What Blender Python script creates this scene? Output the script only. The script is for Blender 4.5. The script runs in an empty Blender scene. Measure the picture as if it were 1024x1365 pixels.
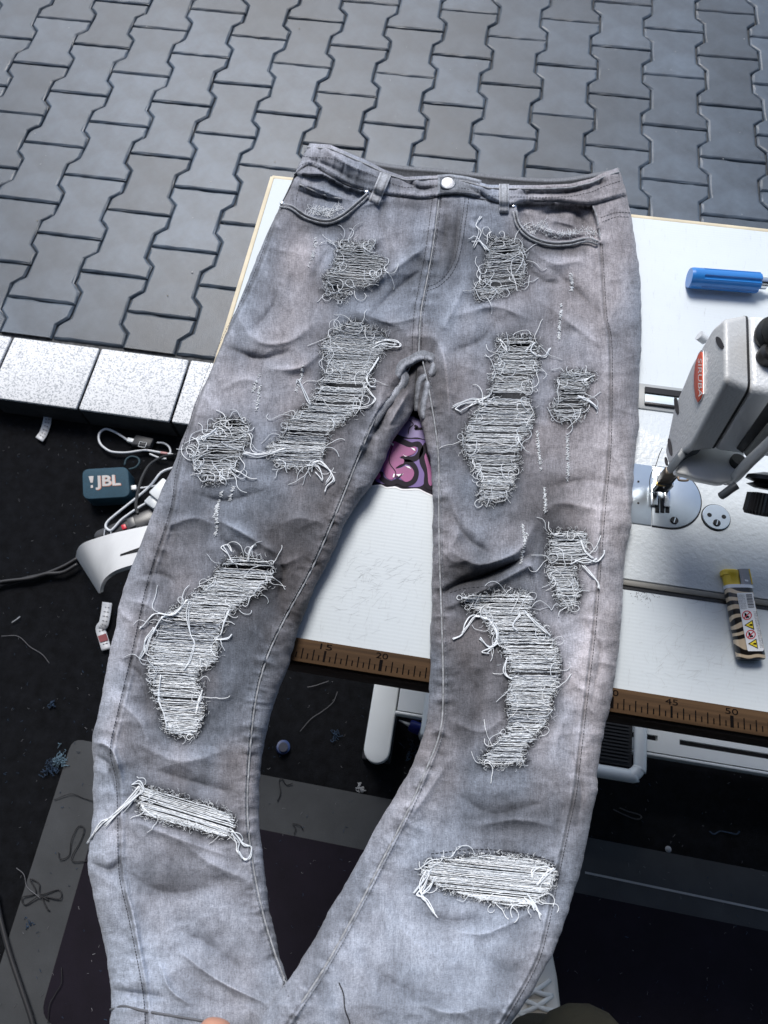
import bpy, bmesh, math, random
import numpy as np
from mathutils import Vector, Matrix
random.seed(7); rng = np.random.default_rng(7)
SC = bpy.context.scene
COL = SC.collection

# ------------------------------------------------------------------ camera (metres; X along the table's front edge, table top z = 0.75)
CP = np.array([0.22860086, -0.0887048, 1.33851584])
CR = np.array([0.98732997, 0.15819666, -0.01238303])
CU = np.array([-0.1415022, 0.91307441, 0.38245555])
CF = np.array([-0.07181, 0.37586, -0.92389]); FPX = 899.52
cam_d = bpy.data.cameras.new('camera'); cam = bpy.data.objects.new('camera', cam_d); COL.objects.link(cam)
cam.matrix_world = Matrix(((CR[0], CU[0], -CF[0], CP[0]), (CR[1], CU[1], -CF[1], CP[1]), (CR[2], CU[2], -CF[2], CP[2]), (0, 0, 0, 1)))
cam_d.sensor_fit = 'VERTICAL'; cam_d.sensor_height = 24; cam_d.lens = 24 * FPX / 1365
cam_d.clip_start = .02; cam_d.clip_end = 500
cam_d.dof.use_dof = True; cam_d.dof.focus_distance = .66; cam_d.dof.aperture_fstop = 11.0
SC.camera = cam

# ------------------------------------------------------------------ light
W = bpy.data.worlds.new('World'); SC.world = W; W.use_nodes = True
SUN_EL, SUN_AZ = math.radians(54), math.radians(-20)      # azimuth clockwise from +Y
nt = W.node_tree; sky = nt.nodes.new('ShaderNodeTexSky'); sky.sky_type = 'NISHITA'; sky.sun_disc = False
sky.sun_elevation = SUN_EL; sky.sun_rotation = SUN_AZ; sky.air_density = 1.0; sky.dust_density = 1.5
bg = nt.nodes['Background']; nt.links.new(sky.outputs[0], bg.inputs[0]); bg.inputs[1].default_value = .10
sd = bpy.data.lights.new('sun', 'SUN'); sd.energy = 2.3; sd.angle = math.radians(24); sd.color = (1, .975, .94)
sun = bpy.data.objects.new('sun', sd); COL.objects.link(sun)
sdir = Vector((math.sin(SUN_AZ) * math.cos(SUN_EL), math.cos(SUN_AZ) * math.cos(SUN_EL), math.sin(SUN_EL)))
sun.rotation_euler = sdir.to_track_quat('Z', 'Y').to_euler(); sun.location = sdir * 6
vs = SC.view_settings; vs.view_transform = 'Standard'; vs.look = 'None'; vs.gamma = 1; vs.exposure = 0.56; vs.use_curve_mapping = False

# ------------------------------------------------------------------ helpers: rays through the photograph
def ray(px, py): return CF + CR * (px - 512) / FPX - CU * (py - 682.5) / FPX
def at(px, py, z):
    d = ray(px, py); return CP + d * (z - CP[2]) / d[2]
def atx(px, py, x):
    d = ray(px, py); return CP + d * (x - CP[0]) / d[0]
def aty(px, py, y):
    d = ray(px, py); return CP + d * (y - CP[1]) / d[1]
def atv(px, py, z):
    px = np.asarray(px, float); py = np.asarray(py, float); z = np.asarray(z, float)
    d = CF + (px - 512)[..., None] / FPX * CR - (py - 682.5)[..., None] / FPX * CU
    return CP + d * ((z - CP[2]) / d[..., 2])[..., None]
def pr(X):
    d = np.asarray(X) - CP; w = d @ CF
    return 512 + FPX * (d @ CR) / w, 682.5 - FPX * (d @ CU) / w

# ------------------------------------------------------------------ helpers: materials
MATS = {}
def nodes_of(m):
    m.use_nodes = True; t = m.node_tree; return t, t.nodes['Principled BSDF']
def mat(name, col, rough=.5, metal=0, var=.12, vscale=20, bump=0, bscale=200, bdist=.001, col2=None, coat=0, rand=0, sheen=0, spec=.5):
    if name in MATS: return MATS[name]
    m = bpy.data.materials.new(name); MATS[name] = m; t, b = nodes_of(m); L = t.links.new; N = t.nodes.new
    b.inputs['Roughness'].default_value = rough; b.inputs['Metallic'].default_value = metal
    b.inputs['Specular IOR Level'].default_value = spec
    b.inputs['Coat Weight'].default_value = coat; b.inputs['Sheen Weight'].default_value = sheen
    tc = N('ShaderNodeTexCoord')
    no = N('ShaderNodeTexNoise'); no.inputs['Scale'].default_value = vscale; no.inputs['Detail'].default_value = 6; no.inputs['Roughness'].default_value = .65
    L(tc.outputs['Object'], no.inputs['Vector'])
    rp = N('ShaderNodeValToRGB'); rp.color_ramp.elements[0].position = .3; rp.color_ramp.elements[1].position = .7
    c = np.array(col); c2 = np.array(col2) if col2 is not None else c
    rp.color_ramp.elements[0].color = (*np.clip(c * (1 - var), 0, 1), 1); rp.color_ramp.elements[1].color = (*np.clip(c2 * (1 + var), 0, 1), 1)
    L(no.outputs['Fac'], rp.inputs[0]); out = rp.outputs[0]
    if rand:
        oi = N('ShaderNodeObjectInfo'); mr = N('ShaderNodeMapRange'); mr.inputs[3].default_value = 1 - rand; mr.inputs[4].default_value = 1 + rand
        L(oi.outputs['Random'], mr.inputs[0]); mx = N('ShaderNodeVectorMath'); mx.operation = 'SCALE'
        L(out, mx.inputs[0]); L(mr.outputs[0], mx.inputs['Scale']); out = mx.outputs[0]
    L(out, b.inputs['Base Color'])
    if bump:
        n2 = N('ShaderNodeTexNoise'); n2.inputs['Scale'].default_value = bscale; n2.inputs['Detail'].default_value = 3
        L(tc.outputs['Object'], n2.inputs['Vector']); bp = N('ShaderNodeBump'); bp.inputs['Strength'].default_value = bump; bp.inputs['Distance'].default_value = bdist
        L(n2.outputs['Fac'], bp.inputs['Height']); L(bp.outputs[0], b.inputs['Normal'])
    return m

# ------------------------------------------------------------------ helpers: objects
def mk(name, V, F, m=None, parent=None, smooth=False):
    me = bpy.data.meshes.new(name); V = np.asarray(V, float)
    me.from_pydata(V.tolist(), [], F if isinstance(F, list) else F.tolist()); me.update()
    if smooth: me.polygons.foreach_set('use_smooth', [True] * len(me.polygons))
    return link(name, me, m, parent)
def link(name, me, m=None, parent=None):
    o = bpy.data.objects.new(name, me); COL.objects.link(o)
    if m: me.materials.append(m)
    if parent:
        o.parent = parent; o.matrix_parent_inverse = Matrix.Translation(parent['_base']).inverted() if '_base' in parent else Matrix()
    return o
def thing(name, label, cat, base, group=None):
    o = bpy.data.objects.new(name, None); COL.objects.link(o); o.location = [float(v) for v in base]; o.empty_display_size = .02
    o['_base'] = [float(v) for v in base]
    tag(o, label, cat, group); return o
def tag(o, label, cat, group=None):
    o['label'] = label; o['category'] = cat
    if group: o['group'] = group
    return o
def structure(o): o['kind'] = 'structure'; return o
def stuff(o): o['kind'] = 'stuff'; return o
def bmobj(name, bm, m, parent=None, smooth=False):
    bmesh.ops.recalc_face_normals(bm, faces=bm.faces)
    me = bpy.data.meshes.new(name); bm.to_mesh(me); bm.free()
    if smooth:
        me.polygons.foreach_set('use_smooth', [True] * len(me.polygons)); me.set_sharp_from_angle(angle=math.radians(40))
    return link(name, me, m, parent)
def prism(name, pts, vec, m, parent=None, bevel=0, seg=2, smooth=True):
    bm = bmesh.new(); vsx = [bm.verts.new([float(c) for c in p]) for p in pts]; f = bm.faces.new(vsx)
    ex = bmesh.ops.extrude_face_region(bm, geom=[f]); vv = [g for g in ex['geom'] if isinstance(g, bmesh.types.BMVert)]
    bmesh.ops.translate(bm, verts=vv, vec=[float(c) for c in vec])
    if bevel: bmesh.ops.bevel(bm, geom=list(bm.edges), offset=bevel, segments=seg, profile=.5, affect='EDGES', clamp_overlap=True)
    return bmobj(name, bm, m, parent, smooth)
def box(name, c, s, m, parent=None, bevel=0, rotz=0, seg=2):
    x, y, z = [v / 2 for v in s]; R = Matrix.Rotation(rotz, 3, 'Z'); c = Vector([float(v) for v in c])
    pts = [c + R @ Vector(p) for p in ((-x, -y, -z), (x, -y, -z), (x, y, -z), (-x, y, -z))]
    return prism(name, pts, (0, 0, 2 * z), m, parent, bevel, seg)
def flat(name, pts, m, parent=None):
    pts = [list(map(float, p)) for p in pts]; bm = bmesh.new(); f = bm.faces.new([bm.verts.new(p) for p in pts])
    bmesh.ops.triangulate(bm, faces=[f]); 
    bmesh.ops.recalc_face_normals(bm, faces=bm.faces)
    if sum(f.normal.z for f in bm.faces) < 0: bmesh.ops.reverse_faces(bm, faces=list(bm.faces))
    me = bpy.data.meshes.new(name); bm.to_mesh(me); bm.free(); return link(name, me, m, parent)
def tubes_mesh(paths, n=6, caps=True):
    V = []; F = []; off = 0
    for P, r in paths:
        P = np.asarray(P, float); k = len(P)
        if k < 2: continue
        T = np.gradient(P, axis=0); T /= np.linalg.norm(T, axis=1)[:, None] + 1e-12
        up = np.tile([0, 0, 1.], (k, 1)); bad = np.abs(T[:, 2]) > .95; up[bad] = (1, 0, 0)
        A = np.cross(T, up); A /= np.linalg.norm(A, axis=1)[:, None] + 1e-12; B = np.cross(A, T)
        r = np.broadcast_to(np.asarray(r, float), (k,))
        a = np.arange(n) * 2 * np.pi / n
        ring = P[:, None] + r[:, None, None] * (np.cos(a)[None, :, None] * A[:, None] + np.sin(a)[None, :, None] * B[:, None])
        V.append(ring.reshape(-1, 3)); i = np.arange(k - 1)[:, None] * n; j = np.arange(n)[None]; j2 = (j + 1) % n
        F += np.stack([off + i + j, off + i + j2, off + i + n + j2, off + i + n + j], -1).reshape(-1, 4).tolist()
        if caps: F.append((off + np.arange(n)[::-1]).tolist()); F.append((off + (k - 1) * n + np.arange(n)).tolist())
        off += k * n
    return np.concatenate(V), F
def tube(name, pts, r, m, parent=None, n=8, sub=6):
    P = spline(pts, sub) if sub else np.array(pts)
    V, F = tubes_mesh([(P, r)], n); return mk(name, V, F, m, parent, True)
def spline(P, sub=6):
    P = np.asarray(P, float)
    if len(P) < 3: return np.array([P[0] + (P[-1] - P[0]) * t for t in np.linspace(0, 1, sub + 1)])
    Q = np.vstack([2 * P[0] - P[1], P, 2 * P[-1] - P[-2]]); out = []
    for i in range(len(P) - 1):
        a, b, c, d = Q[i:i + 4]
        for t in np.arange(sub) / sub:
            out.append(.5 * (2 * b + (c - a) * t + (2 * a - 5 * b + 4 * c - d) * t * t + (3 * b - a - 3 * c + d) * t ** 3))
    out.append(P[-1]); return np.array(out)
def lathe(name, c, axis, prof, m, parent=None, n=32):
    """prof: (radius, height) pairs along axis from centre c"""
    a = Vector([float(v) for v in axis]).normalized(); u = a.orthogonal().normalized(); w = a.cross(u); c = Vector([float(v) for v in c])
    V = []; F = []
    for r, h in prof:
        for k in range(n):
            t = 2 * math.pi * k / n; V.append(c + a * h + (u * math.cos(t) + w * math.sin(t)) * r)
    for i in range(len(prof) - 1):
        for k in range(n): F.append([i * n + k, i * n + (k + 1) % n, (i + 1) * n + (k + 1) % n, (i + 1) * n + k])
    F.append(list(range(n))[::-1]); F.append([(len(prof) - 1) * n + k for k in range(n)])
    me = bpy.data.meshes.new(name); me.from_pydata([list(v) for v in V], [], F); me.update()
    bm = bmesh.new(); bm.from_mesh(me); bmesh.ops.recalc_face_normals(bm, faces=bm.faces); bm.to_mesh(me); bm.free()
    me.polygons.foreach_set('use_smooth', [True] * len(me.polygons)); me.set_sharp_from_angle(angle=math.radians(35))
    return link(name, me, m, parent)
def text(name, s, o, ex, ey, m, parent=None, bold=0):
    """letters in the plane spanned by ex (baseline, whole word fills it) and ey (cap height) from corner o"""
    cu = bpy.data.curves.new(name, 'FONT'); cu.body = s; cu.size = 1; cu.extrude = 0; cu.offset = bold
    t = bpy.data.objects.new(name, cu); COL.objects.link(t); dg = bpy.context.evaluated_depsgraph_get(); dg.update()
    me = bpy.data.meshes.new_from_object(t.evaluated_get(dg)); bpy.data.objects.remove(t); bpy.data.curves.remove(cu)
    V = np.array([v.co[:] for v in me.vertices]); lo = V.min(0); hi = V.max(0); V = (V - lo) / np.maximum(hi - lo, 1e-9)
    P = np.asarray(o) + V[:, :1] * np.asarray(ex) + V[:, 1:2] * np.asarray(ey)
    for v, p in zip(me.vertices, P): v.co = p
    me.name = name; me.materials.clear(); ob = link(name, me, m, parent); return ob
def vnoise(x, y, seed=0, octaves=4, gain=.5):
    r = np.random.default_rng(seed); tot = 0; amp = 1; out = np.zeros_like(np.asarray(x, float))
    for o in range(octaves):
        g = r.random((64, 64)); fx = np.asarray(x) * 2 ** o; fy = np.asarray(y) * 2 ** o
        ix = np.floor(fx).astype(int); iy = np.floor(fy).astype(int); tx = fx - ix; ty = fy - iy
        tx = tx * tx * (3 - 2 * tx); ty = ty * ty * (3 - 2 * ty); a = lambda i, j: g[i % 64, j % 64]
        out += amp * ((a(ix, iy) * (1 - tx) + a(ix + 1, iy) * tx) * (1 - ty) + (a(ix, iy + 1) * (1 - tx) + a(ix + 1, iy + 1) * tx) * ty)
        tot += amp; amp *= gain
    return out / tot * 2 - 1
def segdist(X, Y, pl):
    """distance in px to a polyline, and position along it 0..1"""
    pl = np.asarray(pl, float); best = np.full(X.shape, 1e9); pos = np.zeros(X.shape); side = np.zeros(X.shape)
    L = np.r_[0, np.cumsum(np.hypot(*np.diff(pl, axis=0).T))]
    for i in range(len(pl) - 1):
        a, b = pl[i], pl[i + 1]; d = b - a; l2 = d @ d
        t = np.clip(((X - a[0]) * d[0] + (Y - a[1]) * d[1]) / l2, 0, 1)
        dx = X - a[0] - t * d[0]; dy = Y - a[1] - t * d[1]; D = np.hypot(dx, dy); k = D < best
        best[k] = D[k]; pos[k] = ((L[i] + t * math.sqrt(l2)) / L[-1])[k]; side[k] = np.sign(d[0] * dy - d[1] * dx)[k]
    return best, pos, side
def inpoly(X, Y, poly):
    inside = np.zeros(X.shape, bool); n = len(poly)
    for i in range(n):
        x1, y1 = poly[i]; x2, y2 = poly[(i + 1) % n]
        if y1 == y2: continue
        c = ((y1 > Y) != (y2 > Y)) & (X < (x2 - x1) * (Y - y1) / (y2 - y1) + x1); inside ^= c
    return inside

# ================================================================== GROUND
ZP = .065
M_joint = mat('joint_sand', (.072, .074, .076), .95, var=.7, vscale=110)
gz = structure(mk('ground', [(-40, .70, ZP - .0075), (40, .70, ZP - .0075), (40, 60, ZP - .0075), (-40, 60, ZP - .0075)], [[0, 1, 2, 3]], M_joint))
# paving: double-T stones, columns 0.1477 apart, half-lapped
pave = structure(bpy.data.objects.new('paving', None)); COL.objects.link(pave)
M_stone = mat('paving_stone', (.050, .066, .086), .40, var=.38, vscale=11, bump=.6, bscale=500, bdist=.0010, rand=.30)
def _stone_detail():
    t, b = nodes_of(M_stone); L = t.links.new; N = t.nodes.new
    src = b.inputs['Base Color'].links[0].from_socket
    geo = N('ShaderNodeNewGeometry')
    no = N('ShaderNodeTexNoise'); no.inputs['Scale'].default_value = 55; no.inputs['Detail'].default_value = 8; no.inputs['Roughness'].default_value = .75
    L(geo.outputs['Position'], no.inputs['Vector'])
    r = N('ShaderNodeValToRGB'); r.color_ramp.elements[0].position = .64; r.color_ramp.elements[1].position = .76
    r.color_ramp.elements[0].color = (0, 0, 0, 1); r.color_ramp.elements[1].color = (.5, .5, .5, 1); L(no.outputs['Fac'], r.inputs[0])
    mx = N('ShaderNodeMixRGB'); mx.inputs[2].default_value = (.25, .26, .27, 1); L(r.outputs[0], mx.inputs[0]); L(src, mx.inputs[1])
    n3 = N('ShaderNodeTexNoise'); n3.inputs['Scale'].default_value = 2.2; n3.inputs['Detail'].default_value = 5; L(geo.outputs['Position'], n3.inputs['Vector'])
    r3 = N('ShaderNodeMapRange'); r3.inputs[1].default_value = .3; r3.inputs[2].default_value = .7; r3.inputs[3].default_value = .60; r3.inputs[4].default_value = 1.5; L(n3.outputs['Fac'], r3.inputs[0])
    sc = N('ShaderNodeVectorMath'); sc.operation = 'SCALE'; L(mx.outputs[0], sc.inputs[0]); L(r3.outputs[0], sc.inputs['Scale'])
    L(sc.outputs[0], b.inputs['Base Color'])
_stone_detail()
PX, WH, D_, T_ = .1477, .1477 / 2, .0115, .012
def stone_mesh(seed=0):
    rs = random.Random(seed)
    g = .0014; w, n = WH + D_ - g, WH - D_ - g; hl = .1 - g
    out = [(w, -hl), (w, -.05 - T_), (n, -.05 + T_), (n, .05 - T_), (w, .05 + T_), (w, hl), (-w, hl), (-w, .05 + T_), (-n, .05 - T_), (-n, -.05 + T_), (-w, -.05 - T_), (-w, -hl)]
    fine = []
    for (xa, ya), (xb, yb) in zip(out, out[1:] + out[:1]):
        k = max(1, round(math.hypot(xb - xa, yb - ya) / .022))
        for q in range(k):
            t = q / k; fine.append((xa + (xb - xa) * t + rs.gauss(0, .0007), ya + (yb - ya) * t + rs.gauss(0, .0005)))
    def shrink(P, d):                                    # offset the outline inwards by d
        n_ = len(P); o_ = []
        for q in range(n_):
            a_, b_, c_ = np.array(P[q - 1]), np.array(P[q]), np.array(P[(q + 1) % n_]); t_ = (c_ - a_) / np.linalg.norm(c_ - a_); o_.append(b_ + d * np.array([-t_[1], t_[0]]))
        return o_
    n_ = len(fine); r1_ = shrink(fine, .0026); r2_ = shrink(fine, .0056)
    V = [(x, y, -.022) for x, y in fine] + [(x, y, -.0036 + rs.gauss(0, .0007)) for x, y in fine] + [(x + rs.gauss(0, .0004), y + rs.gauss(0, .0004), -.0014) for x, y in r1_] + [(x + rs.gauss(0, .0005), y + rs.gauss(0, .0005), 0) for x, y in r2_]
    F = [[a_ * n_ + q, a_ * n_ + (q + 1) % n_, (a_ + 1) * n_ + (q + 1) % n_, (a_ + 1) * n_ + q] for a_ in range(3) for q in range(n_)] + [[3 * n_ + q for q in range(n_)]]
    me = bpy.data.meshes.new('paving_stone'); me.from_pydata(V, [], F); me.update(); me.materials.append(M_stone); return me
st_all = [stone_mesh(k) for k in range(7)]; st_me = st_all[0]
def cut_mesh(st_me):          # a stone sawn in half at the kerb
    bm = bmesh.new(); bm.from_mesh(st_me)
    bmesh.ops.bisect_plane(bm, geom=bm.verts[:] + bm.edges[:] + bm.faces[:], plane_co=(0, 0, 0), plane_no=(0, -1, 0), clear_outer=True)
    me = bpy.data.meshes.new('paving_stone'); bm.to_mesh(me); bm.free(); me.materials.append(M_stone); return me
hf_all = [cut_mesh(m_) for m_ in st_all]
POX, POY = -1.0549, 1.8406
cand = []
for i in range(-6, 30):
    for j in range(-30, 12):
        if (i + j) % 2 == 0: continue                      # joints sit where i+j is even; stone centres where it is odd
        cx, cy = POX + i * PX, POY - j * .1
        px, py = pr((cx, cy, ZP))
        if cy < .735 or cy > 3: continue
        m = 60
        if -m < px < 1024 + m and -m < py < 620: cand.append((cx, cy, cy - .1 < .733, px, py))
cand.sort(key=lambda c: (c[3] < 0 or c[3] > 1024 or c[4] < 0, -c[4])); cand = cand[:298]
for cx, cy, half, _, _ in cand:
    o = bpy.data.objects.new('paving_stone', random.choice(hf_all if half else st_all)); COL.objects.link(o); o.parent = pave
    o.location = (cx + random.uniform(-.0006, .0006), cy, ZP + random.uniform(-.0012, .0008))
    o.rotation_euler = (random.uniform(-.006, .006), random.uniform(-.006, .006), random.uniform(-.004, .004))
# kerb of pale granite blocks
M_gran = mat('granite', (.62, .64, .66), .8, var=.0, vscale=10)
def _granite():
    t, b = nodes_of(M_gran); L = t.links.new; N = t.nodes.new; g = N('ShaderNodeNewGeometry')
    v = N('ShaderNodeTexNoise'); v.inputs['Scale'].default_value = 300; v.inputs['Detail'].default_value = 4; L(g.outputs['Position'], v.inputs['Vector'])
    r = N('ShaderNodeValToRGB'); e = r.color_ramp.elements; e[0].position = .40; e[0].color = (.40, .42, .44, 1); e[1].position = .50; e[1].color = (.80, .81, .82, 1)
    L(v.outputs['Fac'], r.inputs[0]); L(r.outputs[0], b.inputs['Base Color'])
    bp = N('ShaderNodeBump'); bp.inputs['Strength'].default_value = .4; bp.inputs['Distance'].default_value = .001; L(v.outputs['Fac'], bp.inputs['Height']); L(bp.outputs[0], b.inputs['Normal'])
_granite()
kerb = structure(bpy.data.objects.new('kerb', None)); COL.objects.link(kerb)
M_conc_shade = mat('kerb_concrete_shaded', (.022, .023, .025), .9, var=.3, vscale=40, bump=.5, bscale=400, bdist=.001)  # concrete body, set near-black for the shade on the kerb front
kx = -.575
for k in range(-4, 9):
    x0 = kx + k * .2115; w = .207
    ks = box('kerb_stone', (x0 + w / 2 + .002, .6495, ZP - .0745), (w, .163, .131), M_conc_shade, kerb, .004)
    box('granite_facing', (x0 + w / 2 + .002, .6495, ZP - .0045), (w - .001, .1625, .009), M_gran, ks, .004)
# carpet inside the stall, below the kerb
M_carp = mat('black_carpet', (.0062, .0068, .0088), .95, var=.6, vscale=45, bump=1, bscale=900, bdist=.004, spec=.15)
structure(mk('carpet_floor', [(-6, -6, 0), (6, -6, 0), (6, .567, 0), (-6, .567, 0)], [[0, 1, 2, 3]], M_carp))

# foot mat
M_mat = mat('mat_border', (.036, .039, .043), .8, var=.18, vscale=14, bump=.3, bscale=500, bdist=.0006)
M_mat2 = mat('mat_panel', (.0078, .0058, .0108), .85, spec=.2, var=.25, vscale=12, bump=.3, bscale=500, bdist=.0006)
fm = thing('foot_mat', 'large grey rubber mat with a dark inner panel lying on the carpet under the jeans', 'mat', (.2, -.6, 0))
mtop = [(-.383, -.093), (.30, -.104), (1.6, -.125), (1.6, -1.3), (-.385, -1.3)]
def rounded(pts, r, k=5):
    out = []; n = len(pts)
    for i in range(n):
        p0, p, p1 = [np.array(pts[(i + d) % n], float) for d in (-1, 0, 1)]
        a = (p0 - p) / np.linalg.norm(p0 - p); b = (p1 - p) / np.linalg.norm(p1 - p)
        for t in np.linspace(0, 1, k): out.append((1 - t) ** 2 * (p + a * r) + 2 * t * (1 - t) * p + t * t * (p + b * r))
    return out
prism('mat_sheet', [(x, y, .001) for x, y in rounded(mtop, .02)], (0, 0, .004), M_mat, fm)
i0 = at(118.7, 1138, .006); i1 = at(49, 1352, .006)
ix = (i0[0] + i1[0]) / 2
flat('printed_panel', [(x, y, .0062) for x, y in rounded([(ix, -.183), (1.5, -.215), (1.5, -1.2), (ix + .002, i1[1])], .02)], M_mat2, fm)
la, lb = at(780, 1163, .0064), at(1100, 1230, .0064)
mk('printed_line', [la + (0, -.0017, 0), lb + (0, -.0017, 0), lb + (0, .0017, 0), la + (0, .0017, 0)], [[0, 1, 2, 3]], mat('mat_line', (.30, .31, .32), .8), fm)

# unseen canopy, added overhead to block sky light and raise contrast
structure(box('sky_block_canopy', (0, -1.75, 2.6), (9, 4.0, .03), mat('sky_block_dark', (.05, .05, .055), .9), None, 0))
M_fill_block = mat('fill_block_dark', (.05, .05, .055), .95)
structure(box('fill_block_wall', (0, -3.7, 1.3), (9, .04, 2.57), M_fill_block));  # unseen wall behind the viewer, added to cut fill light
# ================================================================== SEWING TABLE
ZT = .75
M_top = mat('white_laminate', (.63, .685, .72), .42, var=.05, vscale=5)
def _top():
    t, b = nodes_of(M_top); L = t.links.new; N = t.nodes.new; g = N('ShaderNodeNewGeometry')
    src = b.inputs['Base Color'].links[0].from_socket
    hs = []
    for ax, sc in (('Y', 180), ('X', 180)):
        w = N('ShaderNodeTexWave'); w.bands_direction = ax; w.inputs['Scale'].default_value = sc / 6.283 * 3.2; w.inputs['Distortion'].default_value = .3; L(g.outputs['Position'], w.inputs['Vector']); hs.append(w.outputs['Fac'])
    mn = N('ShaderNodeMath'); mn.operation = 'MULTIPLY_ADD'; mn.inputs[1].default_value = .45; L(hs[1], mn.inputs[0]); L(hs[0], mn.inputs[2])
    bp = N('ShaderNodeBump'); bp.inputs['Strength'].default_value = .12; bp.inputs['Distance'].default_value = .00020; L(mn.outputs[0], bp.inputs['Height']); L(bp.outputs[0], b.inputs['Normal'])
    # worn scratches and grey smudges
    mp = N('ShaderNodeMapping'); mp.inputs['Scale'].default_value = (90, 16, 1); mp.inputs['Rotation'].default_value = (0, 0, .6); L(g.outputs['Position'], mp.inputs[0])
    n = N('ShaderNodeTexNoise'); n.inputs['Scale'].default_value = 3; n.inputs['Detail'].default_value = 9; n.inputs['Roughness'].default_value = .8; L(mp.outputs[0], n.inputs['Vector'])
    r = N('ShaderNodeValToRGB'); r.color_ramp.elements[0].position = .58; r.color_ramp.elements[1].position = .74; r.color_ramp.elements[0].color = (0, 0, 0, 1); r.color_ramp.elements[1].color = (.55, .55, .55, 1); L(n.outputs['Fac'], r.inputs[0])
    mx = N('ShaderNodeMixRGB'); mx.inputs[2].default_value = (.30, .31, .32, 1); L(r.outputs[0], mx.inputs[0]); L(src, mx.inputs[1])
    L(mx.outputs[0], b.inputs['Base Color'])
_top()
M_wood = mat('beech_edge', (.66, .58, .42), .55, var=.15, vscale=25)
M_steel_w = mat('white_steel', (.66, .69, .70), .35, var=.05, vscale=8)
M_black = mat('black_plastic', (.012, .012, .013), .4)
M_rubber = mat('black_rubber', (.018, .019, .022), .75, var=.2, vscale=40)
tb = thing('sewing_table', 'white laminate sewing table with a wooden ruler along its front edge', 'table', (.5, .28, 0))
X0, X1, Y0, Y1 = -.018, 1.12, 0.0, .5588
prism('tabletop', [(X0 + .003, Y0 + .003, ZT - .04), (X1, Y0 + .003, ZT - .04), (X1, Y1 - .003, ZT - .04), (X0 + .003, Y1 - .003, ZT - .04)], (0, 0, .04), M_top, tb, .0015)
box('edge_strip', (X0 + .0005, (Y0 + Y1) / 2, ZT - .0205), (.005, Y1 - Y0, .040), M_wood, tb, .001)
box('edge_strip', ((X0 + X1) / 2, Y1 - .0005, ZT - .0206), (X1 - X0, .005, .0398), M_wood, tb, .001)
box('edge_strip', ((X0 + X1) / 2, Y0 + .0003, ZT - .0216), (X1 - X0, .005, .038), mat('dark_edge', (.05, .03, .018), .6), tb, .001)
# ruler lying along the front edge
M_rul = mat('ruler_wood', (.12, .060, .026), .8, var=.18, vscale=18, spec=.15)
def _wood():
    t, b = nodes_of(M_rul); L = t.links.new; N = t.nodes.new; g = N('ShaderNodeNewGeometry'); mp = N('ShaderNodeMapping'); mp.inputs['Scale'].default_value = (6, 260, 60); L(g.outputs['Position'], mp.inputs[0])
    n = N('ShaderNodeTexNoise'); n.inputs['Scale'].default_value = 1; n.inputs['Detail'].default_value = 7; L(mp.outputs[0], n.inputs['Vector'])
    r = N('ShaderNodeValToRGB'); r.color_ramp.elements[0].color = (.040, .023, .012, 1); r.color_ramp.elements[1].color = (.090, .052, .026, 1); r.color_ramp.elements[0].position = .3; r.color_ramp.elements[1].position = .7
    L(n.outputs['Fac'], r.inputs[0]); L(r.outputs[0], b.inputs['Base Color'])
_wood()
rl = thing('ruler', 'brown wooden ruler with black centimetre marks along the front edge of the white table', 'ruler', (.5, .01, ZT))
RZ = ZT + .0035
prism('ruler_strip', [(X0 + .01, .0005, ZT + .0002), (X1 - .02, .0005, ZT + .0002), (X1 - .02, .0207, ZT + .0002), (X0 + .01, .0207, ZT + .0002)], (0, 0, .0033), M_rul, rl, .0008)
M_ink = mat('black_ink', (.005, .004, .004), .95, spec=.05)
# tick scale: centimetre c -> x, fitted on the marks 15, 20, 45, 50
tx = [(15, at(433, 874, RZ)[0]), (20, at(507.5, 886, RZ)[0]), (45, at(895, 951, RZ)[0]), (50, at(976, 964.5, RZ)[0])]
pc = np.polyfit([a for a, b in tx], [b for a, b in tx], 1)
V = []; F = []
for h in range(2, 216):
    c = h / 2; x = np.polyval(pc, c)
    if x > X1 - .03: break
    big = abs(c % 5) < .01; whole = abs(c % 1) < .01
    w = .0014 if big and abs(c % 10) < .01 else (.0009 if big else .0005); ln = .0095 if big else (.009 if whole else .0045); y0 = .004 if not whole else .0035
    k = len(V); V += [(x - w, y0, RZ + .0003), (x + w, y0, RZ + .0003), (x + w, y0 + ln, RZ + .0003), (x - w, y0 + ln, RZ + .0003)]; F.append([k, k + 1, k + 2, k + 3])
mk('tick_marks', V, F, M_ink, rl)
for c in range(5, 75, 5):
    s = str(c); w = .0026 * len(s); x = np.polyval(pc, c)
    text('numeral', s, (x - w, .0140, RZ + .0003), (2 * w, 0, 0), (0, .0048, 0), M_ink, rl)
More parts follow.
